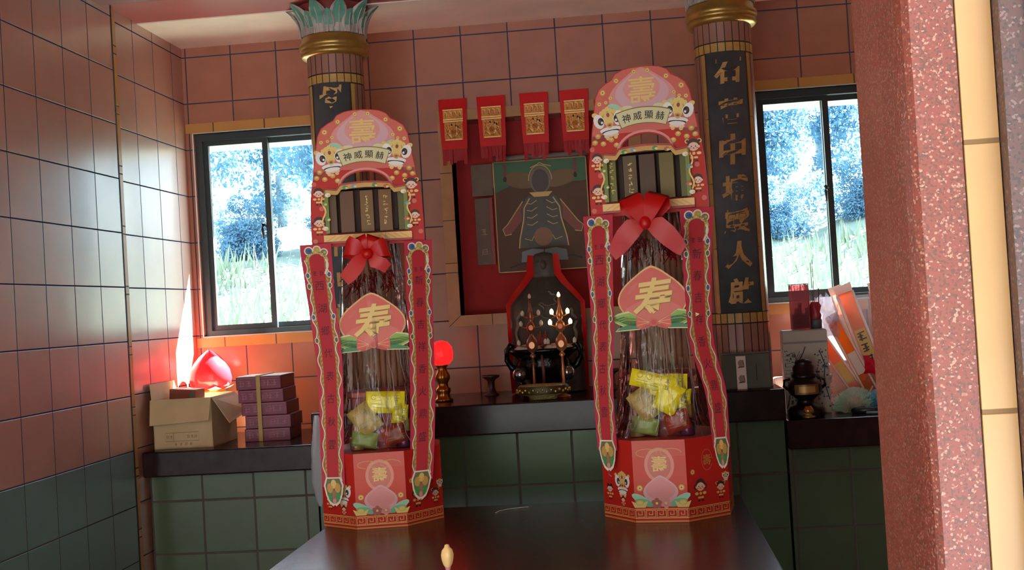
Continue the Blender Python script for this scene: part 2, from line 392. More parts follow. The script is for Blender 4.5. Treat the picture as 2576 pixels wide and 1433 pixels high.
# windows
def window(name, x0, x1, handle_x, label):
    t = thing(name, label, 'window'); t['kind'] = 'structure'
    b = MB(); y0, y1 = .02, .1
    b.box((x0, y0, WZ0), (x0+.028, y1, WZ1), m_alu); b.box((x1-.028, y0, WZ0), (x1, y1, WZ1), m_alu)
    b.box((x0+.028, y0, WZ1-.03), (x1-.028, y1, WZ1), m_alu); b.box((x0+.028, y0, WZ0), (x1-.028, y1, WZ0+.022), m_alu)
    b.box((x0-.004, -.004, WZ0-.006), (x1+.004, .03, WZ0), mat('#b8b4ac', .4))
    b.box((x0-.004, -.004, WZ1), (x1+.004, .03, WZ1+.006), mat('#b8b4ac', .4))
    b.box((x0-.005, -.004, WZ0), (x0-.0005, .02, WZ1), mat('#dcdad4', .4))  # pale strip paints in the light along the frame edge
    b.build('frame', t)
    xm = (x0+x1)/2
    for (a, c, y) in ((x0+.028, xm+.013, .04), (xm-.013, x1-.028, .07)):
        b = MB(); fw = .02
        b.box((a, y, WZ0+.022), (a+fw, y+.02, WZ1-.03), m_alu); b.box((c-fw-.004, y, WZ0+.022), (c, y+.02, WZ1-.03), m_alu)
        b.box((a+fw, y, WZ1-.05), (c-fw-.004, y+.02, WZ1-.03), m_alu); b.box((a+fw, y, WZ0+.022), (c-fw-.004, y+.02, WZ0+.045), m_alu)
        s = b.build('sash', t)
        b = MB(); b.box((a+fw, y+.009, WZ0+.045), (c-fw-.004, y+.011, WZ1-.05), m_glass); b.build('pane', s)
    b = MB(); b.tube([(xm-.012, .035, 1.855), (xm-.02, .02, 1.86), (xm-.022, .015, 1.84), (xm-.02, .02, 1.8)], [.007, .008, .007, .004], mat('#26282a', .4)); b.build('handle', t)
    return t
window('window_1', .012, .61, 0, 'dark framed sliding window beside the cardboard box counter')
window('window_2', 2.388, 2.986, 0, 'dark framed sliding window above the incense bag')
b = MB(); b.box((-.3, .12, 2.23), (.95, .30, 2.33), mat('#8a8578', .8)); b.box((2.05, .12, 2.23), (3.4, .30, 2.33), mat('#8a8578', .8))
structure(b.build('trim_8'), 'concrete hoods over the windows outside', 'hood')

# outside
b = MB(); m_grass = mat('#5f6f64', .9, name='bright_grass', noise=.25, nscale=1.5)
def gz(x, y):
    z = -.35 if y < 5 else -.35+(y-5)*.32 if y < 13 else 2.21+(y-13)*.22
    return z+.12*math.sin(x*1.1+y*.5)+.08*math.sin(x*2.7-y)*(y > 5)
nx, ny = 40, 34; xs = [-16+36*i/nx for i in range(nx+1)]; ys = [.4+31*j/ny for j in range(ny+1)]
b.add([(x, y, gz(x, y)) for y in ys for x in xs], [(j*(nx+1)+i, j*(nx+1)+i+1, (j+1)*(nx+1)+i+1, (j+1)*(nx+1)+i) for j in range(ny) for i in range(nx)], m_grass, True)
b.box((-40, -40, -.3), (40, -3.95, -.1), mat('#82848a', .8)); b.box((-40, -40, -.9), (40, 45, -.8), mat('#909070', .9))
structure(b.build('ground'), 'sloping bright grass bank outside the windows', 'ground')
b = MB(); rnd = random.Random(3); mg2 = mat('#708270', .8, name='grass_blade')
vs = []; fs = []
for i in range(9000):
    y = rnd.uniform(6, 13); x = rnd.uniform(-6, 9) ; z = gz(x, y); h = rnd.uniform(.12, .4); a = rnd.uniform(0, PI); d = rnd.uniform(-.12, .12)
    k = len(vs); c, q = math.cos(a)*.025, math.sin(a)*.025
    vs += [(x-c, y-q, z-.03), (x+c, y+q, z-.03), (x+d, y+d*.6, z+h)]; fs.append((k, k+1, k+2))
b.add(vs, fs, mg2); tag(b.build('grass'), 'pale tall grass on the bank behind the windows', 'grass', kind='stuff')
def tree_meshes(seed, hgt, rad):
    rnd = random.Random(seed); f = MB(); vs = []; fs = []
    blobs = [(rnd.gauss(0, rad*.42), rnd.gauss(0, rad*.35), hgt*rnd.uniform(.08, .95), rad*rnd.uniform(.3, .5)) for _ in range(24)]
    for i in range(15000):
        bx, by, bz, br = rnd.choice(blobs); v = Vector((rnd.gauss(0, 1), rnd.gauss(0, 1), rnd.gauss(0, 1))).normalized()*br*rnd.uniform(.6, 1.05)
        p = Vector((bx, by, bz))+v; a = Vector((rnd.gauss(0, 1), rnd.gauss(0, 1), rnd.gauss(0, 1))).normalized(); c = a.cross(Vector((rnd.gauss(0, 1), rnd.gauss(0, 1), rnd.gauss(0, 1)))).normalized()
        s = rnd.uniform(.03, .08); k = len(vs)
        vs += [p-a*s, p+c*s*.45, p+a*s, p-c*s*.45]; fs.append((k, k+1, k+2, k+3))
    f.add(vs, fs, m_leaf)
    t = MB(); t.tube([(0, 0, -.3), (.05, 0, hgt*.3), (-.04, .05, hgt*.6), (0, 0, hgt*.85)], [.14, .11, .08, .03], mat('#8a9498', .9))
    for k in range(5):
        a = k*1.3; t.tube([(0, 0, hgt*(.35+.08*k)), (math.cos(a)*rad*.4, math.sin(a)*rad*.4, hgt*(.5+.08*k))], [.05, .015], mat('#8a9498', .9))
    return f, t
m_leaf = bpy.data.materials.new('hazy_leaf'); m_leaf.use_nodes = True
_n = m_leaf.node_tree; _b = _n.nodes['Principled BSDF']; _b.inputs['Base Color'].default_value = lin('#5c86a0'); _b.inputs['Roughness'].default_value = .7  # distance haze is tinted into the leaf colour itself
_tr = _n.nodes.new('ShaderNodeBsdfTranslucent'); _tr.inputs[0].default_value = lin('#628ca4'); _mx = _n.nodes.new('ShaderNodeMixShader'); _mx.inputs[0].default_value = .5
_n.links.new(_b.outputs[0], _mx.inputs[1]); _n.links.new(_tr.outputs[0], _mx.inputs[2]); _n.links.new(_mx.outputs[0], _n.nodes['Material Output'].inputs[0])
protos = []
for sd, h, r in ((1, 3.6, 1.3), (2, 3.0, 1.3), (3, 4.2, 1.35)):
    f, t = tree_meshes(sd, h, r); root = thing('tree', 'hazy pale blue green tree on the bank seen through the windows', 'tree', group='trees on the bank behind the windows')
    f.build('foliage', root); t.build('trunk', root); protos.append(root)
spots = [(-8.8, 15.5, 0, 1.0), (-5.75, 15.5, 2, .95), (-2.75, 15.5, 1, 1.1), (.6, 15.5, 0, .9), (3.9, 15.5, 1, .95), (6.95, 15.5, 2, .78), (10, 15.5, 0, .9), (-8.3, 19.2, 1, 1.1), (-5.0, 18.8, 2, .85), (1.6, 19.2, 2, .8), (5.75, 18.8, 0, .9), (9, 19.2, 2, .8)]
used = set()
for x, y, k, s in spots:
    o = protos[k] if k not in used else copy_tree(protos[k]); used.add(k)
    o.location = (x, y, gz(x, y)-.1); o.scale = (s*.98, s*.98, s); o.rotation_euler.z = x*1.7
pb = None
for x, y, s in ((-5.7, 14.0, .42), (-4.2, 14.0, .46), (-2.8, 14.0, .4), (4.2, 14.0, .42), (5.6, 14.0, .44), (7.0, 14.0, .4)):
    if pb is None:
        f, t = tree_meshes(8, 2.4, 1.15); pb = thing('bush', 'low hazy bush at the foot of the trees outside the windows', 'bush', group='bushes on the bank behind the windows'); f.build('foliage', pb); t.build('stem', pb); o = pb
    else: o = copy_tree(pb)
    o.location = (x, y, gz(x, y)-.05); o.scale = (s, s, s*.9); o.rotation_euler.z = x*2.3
#PART2
# ------------------------------------------------------------------ altar and side counters
def counter(name, label, x0, x1, zt, thick, face, yf, ys, cat='altar counter'):
    t = thing(name, label, cat, (0, 0, 0))
    b = MB(); b.box((x0+.004, yf, 0), (x1-.004, -.001, zt-thick), face); b.build('base', t)
    b = MB(); b.bbox((x0, ys, zt-thick), (x1, -.001, zt), m_slab, .006); b.build('slab', t)
    return t
counter('side_counter', 'low dark slab counter carrying the cardboard box, on green tiled base', -.018, .636, .98, .095, m_gc, -.6, -.655)
counter('altar', 'tall central altar, dark granite slab on green tiled base', .638, 2.366, 1.095, .113, m_gc2, -.61, -.66, 'altar')
counter('side_counter', 'low dark slab counter carrying the lidded urn, on green tiled base', 2.368, 2.998, .98, .105, m_gc, -.6, -.655)

# ------------------------------------------------------------------ columns with name boards
m_mos = bpy.data.materials.new('column_mosaic')
def mosaic():
    m = m_mos; m.use_nodes = True; n = m.node_tree; L = n.links; b = n.nodes['Principled BSDF']; b.inputs['Roughness'].default_value = .3
    b.inputs['Base Color'].default_value = lin('#a07060')
mosaic()
m_fil = mat('#3e2a24', .6, name='column_grout'); m_yst = mat('#c29a52', .35, name='yellow_strip_tile', noise=.12, nscale=30)
m_gring = mat('#b08a44', .32, .55, name='old_gold_paint', noise=.15, nscale=20)
m_leafw = mat('#b9aba0', .5, name='capital_plaster', noise=.2, nscale=25); m_leafg = mat('#5f9c84', .5, name='capital_green', noise=.2, nscale=25); m_capred = mat('#8c3a34', .5)
m_board = mat('#5a6266', .55, name='dark_name_board', noise=.2, nscale=14); m_char = mat('#d2a45e', .5, .15, name='gold_lettering', noise=.12, nscale=60)
CYL_R = .108
def column(x, label, chars, z0, flip):
    y = -.45; t = thing('column', label, 'column', (x, y, 1.095))
    zb = 1.545-.0  # top of shaft above altar
    b = MB(); N = 24
    for k in range(N):   # upright mosaic strips round a grout core
        a0 = 2*PI*(k+.06)/N; a1 = 2*PI*(k+.94)/N
        for (za, zc, m) in ((0, .235, m_mos), (.24, .275, m_yst), (.28, 1.235, m_mos), (1.24, 1.272, m_yst), (1.277, 1.36, m_mos)):
            q = [(CYL_R*math.cos(a), CYL_R*math.sin(a)) for a in (a0, (a0+a1)/2, a1)]
            b.add([(px, py, za) for px, py in q]+[(px, py, zc) for px, py in q], [(0, 1, 4, 3), (1, 2, 5, 4)], m, True)
    b.lathe([(CYL_R-.003, 0), (CYL_R-.003, 1.37)], m_fil, 48); b.build('shaft', t)
    b = MB(); b.lathe([(CYL_R-.002, 1.348), (.124, 1.35), (.131, 1.36), (.128, 1.372), (.122, 1.376), (.132, 1.382), (.136, 1.392), (.133, 1.402), (.124, 1.406), (.124, 1.424), (.12, 1.43), (.09, 1.43)], m_gring, 48); b.build('ring', t)
    b = MB(); b.lathe([(.108, 1.428), (.106, 1.46), (.112, 1.5), (.13, 1.535), (.14, 1.545)], m_capred, 32)
    def leaf(a, z0_, z1_, r0, r1, wdt, ms, nv=7):
        for row in range(nv):
            pass
        vs = []; fs = []; nu = 6
        for i in range(nv+1):
            s = i/nv; z = z0_+(z1_-z0_)*s; r = r0+(r1-r0)*s**2.4; ww = wdt*(.75+.5*math.sin(PI*min(1, s*.9+.05)))*(1-.72*s**5)
            for j in range(nu+1):
                v = j/nu*2-1; da = v*ww; rr = r+.007*(1-v*v)+.0035*math.cos(v*PI*3)
                vs.append((rr*math.cos(a+da), rr*math.sin(a+da), z-.012*max(0, s-.85)*abs(v)))
        for i in range(nv):
            for j in range(nu):
                k = i*(nu+1)+j; fs.append((k, k+1, k+nu+2, k+nu+1))
        lo = [f for k, f in enumerate(fs) if k < nu*3 or k % nu in (0, nu-1)]; hi = [f for k, f in enumerate(fs) if not (k < nu*3 or k % nu in (0, nu-1))]
        b.add(vs, lo, m_leafw, True); b.add(vs, hi, ms, True)
        for c_ in (1, 3, 5): b.tube([Vector(vs[i*(nu+1)+c_])*1.0 for i in range(nv-1)], .0022, m_leafw, 6)
    for k in range(10): leaf(2*PI*k/10+.1, 1.43, 1.545, .114, .172, .25, m_leafg, 10)
    for k in range(10): leaf(2*PI*(k+.5)/10+.1, 1.43, 1.515, .119, .142, .19, m_leafg, 10)
    b.build('capital', t)
    # board wrapped on the shaft
    za, zc, half = .278, 1.238, .81
    b = MB()
    def wrap(u, h, v): a = -PI/2+u/(CYL_R+.004); r = CYL_R+.004-h; return (r*math.cos(a), r*math.sin(a), v)
    b.warp = wrap
    n = 14; W = .082
    vs = []; fs = []
    for i in range(n+1):
        u = -W+2*W*i/n
        vs += [(u, 0, za), (u, 0, zc), (u, .006, za), (u, .006, zc)]
    for i in range(n): fs.append((i*4, i*4+4, i*4+5, i*4+1))
    fs += [(0, 1, 3, 2), (n*4+2, n*4+3, n*4+1, n*4)]
    for i in range(n): fs += [(i*4+1, i*4+5, i*4+7, i*4+3), (i*4+2, i*4+6, i*4+4, i*4)]
    b.add(vs, fs, m_board, True)
    for c, z, s, sh in chars:
        if c == '?': scribble(b, .003, z-1.095, s*1.05, m_char, .0015, z, .15)
        else: b.text(c, .003, z-1.095, s*1.12, m_char, .0015, .035, rot=.05, shear=.12)
    b.build('name_board', t)
    b = MB()
    b.warp = wrap
    for s_ in (-1, 1):
        for k in range(4):
            z = za+.24*k
            b.add([(s_*W, -.001, z), (s_*(W+.016), -.001, z), (s_*(W+.016), -.001, z+.236), (s_*W, -.001, z+.236)], [(0,1,2,3) if s_ > 0 else (3,2,1,0)], m_yst)
    b.build('edge_tile', t)
    return t
column(.757, 'mosaic column with leafy capital behind the paper tower near the peach lamp', [('母', 2.275, .085, 0), ('?', 2.13, .085, 0), ('?', 1.985, .085, 0), ('?', 1.85, .085, 0), ('?', 1.71, .085, 0), ('?', 1.58, .085, 0), ('?', 1.45, .085, 0)], 0, 1)
column(2.243, 'mosaic column whose dark board shows seven gold characters', [('石', 2.262, .09, 0), ('著', 2.112, .085, 0), ('中', 1.972, .1, 0), ('埔', 1.83, .085, 0), ('靈', 1.708, .082, 0), ('人', 1.585, .09, 0), ('啟', 1.452, .085, 0)], 0, -1)

# ------------------------------------------------------------------ offering table
t = thing('offering_table', 'long dark polished offering table under the two paper towers', 'table', (1.505, -1.75, 0))
TX0, TX1, TY0, TY1 = -.645, .645, -.62, .64
m_tab = mat('#351f1c', .24, name='dark_table_stone', noise=.25, nscale=9, bump=.05, bscale=22)
b = MB(); b.bbox((TX0, TY0, .765), (TX1, TY1, .8), m_tab, .005)
rnd = random.Random(5)
for i in range(60):
    x, y = rnd.uniform(TX0+.03, TX1-.03), rnd.uniform(TY0+.05, TY1-.05); s = rnd.uniform(.0008, .0025)
    b.add([(x-s, y-s, .8004), (x+s, y-s*.6, .8004), (x+s*.7, y+s, .8004)], [(0, 1, 2)], mat('#8a7c74', .7))
b.build('table_top', t)
b = MB(); b.box((TX0+.06, TY0+.06, .66), (TX1-.06, TY1-.06, .764), m_slab); b.build('apron', t)
for sx_ in (-1, 1):
    for sy_ in (-1, 1):
        b = MB(); cx, cy = sx_*.56, .01+sy_*.54; b.bbox((cx-.04, cy-.04, 0), (cx+.04, cy+.04, .66), m_slab, .006); b.build('leg', t)

# ------------------------------------------------------------------ paper offering towers
def scallop(pts, amp, n):   # cloud-like outline
    out = []; L = [0]
    for i in range(1, len(pts)): L.append(L[-1]+math.dist(pts[i], pts[i-1]))
    for k in range(n*5+1):
        s = L[-1]*k/(n*5); i = max(j for j in range(len(L)) if L[j] <= s+1e-9); i = min(i, len(pts)-2)
        f = (s-L[i])/max(1e-9, L[i+1]-L[i]); x = pts[i][0]+(pts[i+1][0]-pts[i][0])*f; z = pts[i][1]+(pts[i+1][1]-pts[i][1])*f
        dx, dz = pts[i+1][0]-pts[i][0], pts[i+1][1]-pts[i][1]; l = math.hypot(dx, dz); a = amp*abs(math.sin(PI*k/5))
        out.append((x-dz/l*a, z+dx/l*a))
    return out
def peach_pts(cx, cz, wd, ht, n=36):
    p = []
    for i in range(n):
        a = -PI/2+2*PI*i/n; x = math.cos(a)*.5; z = math.sin(a)*.5
        f = 1-.25*max(0, z)*2*abs(x)
        x *= f*(1.02 if z < 0 else 1-.35*(2*z)**2)
        zz = z if z < 0 else z*(1+.12*(1-abs(x)*4) if abs(x) < .25 else 1)
        p.append((cx+x*wd, cz+(zz+.0)*ht))
    return p
def ingot(b, cx, cz, s, h):
    b.poly([(cx-s, cz+.35*s), (cx-.45*s, cz+.1*s), (cx+.45*s, cz+.1*s), (cx+s, cz+.35*s), (cx+.65*s, cz-.45*s), (cx-.65*s, cz-.45*s)], PGOLD, h)
    b.ell(cx, cz+.15*s, .5*s, .36*s, LGRN if s > .02 else CREAM, h+.0002, 12); b.ell(cx, cz+.12*s, .38*s, .25*s, PGOLD, h+.0004, 12)
def coin(b, cx, cz, r, h):
    b.ell(cx, cz, r, r, PGOLD2, h, 12); b.ell(cx, cz, r*.72, r*.72, PGOLD, h+.0002, 12); b.ell(cx, cz, r*.3, r*.3, PRED, h+.0004, 4)
def lion(b, cx, cz, s, h, rot=0):
    def P(x, z): c, q = math.cos(rot), math.sin(rot); return (cx+(x*c-z*q)*s, cz+(x*q+z*c)*s)
    def E(x, z, rx, rz, m, hh, r=0): p = P(x, z); b.ell(p[0], p[1], rx*s, rz*s, m, h+hh, 14, rot+r)
    E(0, .62, .5, .34, PGOLD2, 0)
    for x in (-.4, -.2, 0, .2, .4): E(x, .85-abs(x)*.5, .13, .16, PGOLD, .0001)
    for x in (-1, 1): E(x*.62, .2, .32, .46, WHITE, .0003, -x*.2); E(x*.8, .62, .2, .15, PGOLD, .0002, x*.5)
    E(0, .25, .3, .6, PGOLD, .0004); E(0, .5, .1, .14, DRED, .0006); E(0, .68, .07, .07, LGRN, .0007)
    for x in (-1, 1):
        E(x*.52, .2, .25, .29, WHITE, .0005); E(x*.5, .18, .19, .24, INK, .0007); E(x*.44, .1, .07, .08, WHITE, .0009); E(x*.56, .22, .06, .1, mat('#6a3428', .5), .0008)
    E(0, -.12, .2, .13, PGOLD2, .0006); E(0, -.14, .1, .06, DRED, .0007)
    E(0, -.42, .66, .2, WHITE, .0004); E(0, -.53, .55, .1, INK, .0006); E(0, -.62, .5, .14, WHITE, .0007)
    for x in (-.3, 0, .3): E(x, -.78, .16, .1, SKIN, .0005)
    for x in (-.25, .25): E(x, -.9, .13, .14, PGOLD, .0003)
def kid(b, cx, cz, s, h, hair=0, body=True):
    E = lambda x, z, rx, rz, m, hh: b.ell(cx+x*s, cz+z*s, rx*s, rz*s, m, h+hh, 14)
    if body:
        b.poly([(cx-.42*s, cz-1.15*s), (cx+.42*s, cz-1.15*s), (cx+.24*s, cz-.38*s), (cx-.24*s, cz-.38*s)], PRED, h); b.ell(cx-.42*s, cz-.62*s, .2*s, .13*s, PGOLD, h+.0001, 10); b.ell(cx+.42*s, cz-.62*s, .2*s, .13*s, PGOLD, h+.0001, 10)
        b.rect(cx-.3*s, cz-1.05*s, cx+.3*s, cz-.88*s, PGOLD, h+.0002); E(0, -.62, .13, .13, PGOLD, .0002)
        for x in (-.2, .2): E(x, -1.22, .13, .08, INK, .0001)
    E(0, .12, .52, .5, BRN, .0003)
    if hair == 1:
        for x in (-1, 1): E(x*.55, -.05, .16, .22, BRN, .0002); E(x*.48, .02, .09, .09, PRED, .0004)
    if hair == 2:
        b.rect(cx-.5*s, cz+.2*s, cx+.5*s, cz+.5*s, mat('#3a1c18', .5), h+.0006); E(0, .5, .16, .12, PRED, .0007)
    if hair == 3:
        for x in (-1, 1): E(x*.5, .4, .2, .18, PGOLD, .0002); E(x*.48, .4, .12, .11, BRN, .0004)
    E(0, -.06, .43, .36, SKIN, .0005)
    for x in (-1, 1): E(x*.17, -.05, .045, .06, INK, .0008); E(x*.28, -.17, .09, .06, PPINK, .0007); E(x*.45, -.08, .08, .1, SKIN, .0004)
    E(0, -.2, .09, .04, DRED, .0008)
def meander(b, u0, u1, z0, z1, m, h):
    H = z1-z0; w = H*.075
    b.rect(u0, z0-H*.16, u1, z0-H*.16+w*1.3, m, h); b.rect(u0, z1+H*.08, u1, z1+H*.08+w*1.3, m, h)
    n = max(1, round((u1-u0)/(H*1.5))); s = (u1-u0)/n
    for k in range(n):
        x = u0+k*s; P = lambda fx, fz: (x+fx*s, z0+fz*H)
        for p in ([P(.04, 0), P(.04, .95), P(.62, .95), P(.62, .35), P(.3, .35), P(.3, .62)], [P(.18, .05), P(.9, .05), P(.9, .95), P(.72, .95)]):
            for i in range(len(p)-1):
                (ax, az), (bx, bz) = p[i], p[i+1]
                b.rect(min(ax, bx)-w*.5, min(az, bz)-w*.5, max(ax, bx)+w*.5, max(az, bz)+w*.5, m, h)

def strip(parent, name, path, chars, top, rnd, smalltop=None, tilt=0, sgn=1):
    """printed couplet strip; path = [(v, uc, halfw, y)] from the top down"""
    b = MB()
    def at(v):
        for i in range(len(path)-1):
            if path[i][0] >= v >= path[i+1][0]:
                f = (path[i][0]-v)/(path[i][0]-path[i+1][0]); f = f
                return [path[i][k]+(path[i+1][k]-path[i][k])*f for k in (1, 2, 3)]
        return list(path[0][1:]) if v > path[0][0] else list(path[-1][1:])
    def smooth(v):
        a = [at(v+d) for d in (-.04, -.02, 0, .02, .04)]; return [sum(q[k] for q in a)/5 for k in range(3)]
    def warp(u, y, v):
        c, hw, yy = smooth(v); return (c+u*hw/.048, yy+y+tilt*u, v)
    b.warp = warp
    v0, v1 = path[0][0], path[-1][0]; n = 60
    def band(ua, ub, va, vb, m, h, n=n):
        vs = []; fs = []
        for i in range(n+1):
            v = va+(vb-va)*i/n; vs += [(ua, -h, v), (ub, -h, v)]
        for i in range(n): fs.append((2*i, 2*i+2, 2*i+3, 2*i+1))
        b.add(vs, fs, m)
    m_bk = mat('#c03848', .45, spec=.25, name='strip_pink_red'); m_band = mat('#b83038', .5, spec=.25, name='strip_red'); m_och = mat('#a8703c', .5, name='strip_ochre'); m_w = mat('#e6dcc4', .5, name='strip_outline')
    band(-.048, .048, v0, v1+.06, m_bk, 0)
    vs = [(-.048, .0015, v0), (.048, .0015, v0), (.048, .0015, v1+.06), (-.048, .0015, v1+.06)]
    band(.048, -.048, v0, v1+.06, m_bk, -.0015)
    # ochre filigree border + cloud outline on both sides
    for s in (-1, 1):
        band(*( (s*.022, s*.034) if s > 0 else (s*.034, s*.022)), v0-.045, v1+.07, m_och, .0006)
        pts = []; k = 0; v = v0-.05; ph = rnd.uniform(0, 3)
        while v > v1+.075:
            pts.append((s*(.0345+.0042*math.sin(v*95+ph)+.003*math.sin(v*41+s)), v)); v -= .0045
        b.line(pts, .0034, m_w, .0012); b.line([(u-s*.0035, v) for u, v in pts], .0028, mat('#8c8a48', .5), .0010)
        for i, v in enumerate((v0-.1, v0-.135, v0-.235, v0-.31)):
            b.ell(s*.035, v, .008, .0105, m_w, .0014, 12); b.ell(s*.035, v, .0055, .0078, BLUE if (i+s) % 2 else mat('#5a6a3a', .5), .0016, 12)
        vv = v0-.06
        while vv > v1+.08:
            b.ell(s*.0275, vv, .003, .0065, PGOLD2, .0008, 6, .5*s); vv -= .014
    # red centre with rounded top
    band(-.023, .023, v0-.055, v1+.085, m_band, .0018)
    b.ell(0, v0-.055, .023, .022, m_band, .0018, 18, 0, 0, PI)
    for s in (-1, 1): b.line([(s*.023, v0-.05-i*.01) for i in range(int((v0-v1-.14)/.01))], .0016, mat('#a8562c', .5), .0021)
    # crest
    for u, v, r, m in ((-.022, -.021, .0145, BLUE), (.003, -.018, .0135, PGOLD2), (.024, -.028, .0135, mat('#8a6a5a', .5))):
        b.ell(u, v0+v, r, r, m_w, .0022, 14); b.ell(u, v0+v, r*.72, r*.72, m, .0026, 14); b.ell(u+.003, v0+v, r*.3, r*.3, LGRN if m != BLUE else mat('#3a4a70', .5), .003, 8)
    b.line([(.033*math.cos(a), v0-.062+.036*math.sin(a)) for a in [PI*.9*(1-i/12)+.15 for i in range(13)]], .010, mat('#b8b060', .5), .0024)
    for i in range(9):
        a = PI*.82*(1-i/8)+.3; b.ell(.033*math.cos(a), v0-.062+.036*math.sin(a), .0028, .0028, mat('#5c8a38', .5) if i % 2 else PGOLD, .0028, 6)
    b.line([(.028+.006*math.sin(i*.7), v0-.05-i*.008) for i in range(7)], .006, m_w, .0026)
    # foot ornament
    zf = v1+.045
    f = [(-.03, .045), (-.041, .02), (-.034, -.012), (-.022, -.035), (-.006, -.045), (0, -.04), (.006, -.045), (.022, -.035), (.034, -.012), (.041, .02), (.03, .045)]
    b.poly([(u*1.02, zf+v) for u, v in f], m_w, .0024); b.poly([(u*.86, zf+.002+v*.86) for u, v in f], mat('#6a6a40', .5), .0028)
    for u, v, r, m in ((-.016, .012, .013, PGOLD2), (.016, .012, .013, PGOLD2), (0, .024, .012, PGOLD), (-.015, -.014, .011, GRN), (.015, -.014, .011, GRN), (0, -.01, .011, mat('#b06a50', .5)), (0, -.028, .008, PPINK)): b.ell(u, zf+v, r, r*1.2, m, .0032, 10)
    for c, v in chars: b.text(c, 0, v, .030, mat('#5a1620', .6, name='strip_ink'), .0024, .004, shear=.1)
    if smalltop:
        for i, c in enumerate(smalltop): scribble(b, -.011+.022*i, v0-.095, .016, mat('#5a1620', .6, name='strip_ink'), .0024, i+sgn)
    return b.build(name, parent)

def ribbon(b, pts, wd, m, side=Vector((0, 0, 1))):
    vs = []; fs = []
    for i, p in enumerate(pts):
        p = Vector(p); s = side[i] if isinstance(side, list) else side; ww = wd[i] if isinstance(wd, list) else wd
        vs += [p-Vector(s)*ww/2, p+Vector(s)*ww/2]
    for i in range(len(pts)-1): fs.append((2*i, 2*i+2, 2*i+3, 2*i+1))
    b.add(vs, fs, m, True)

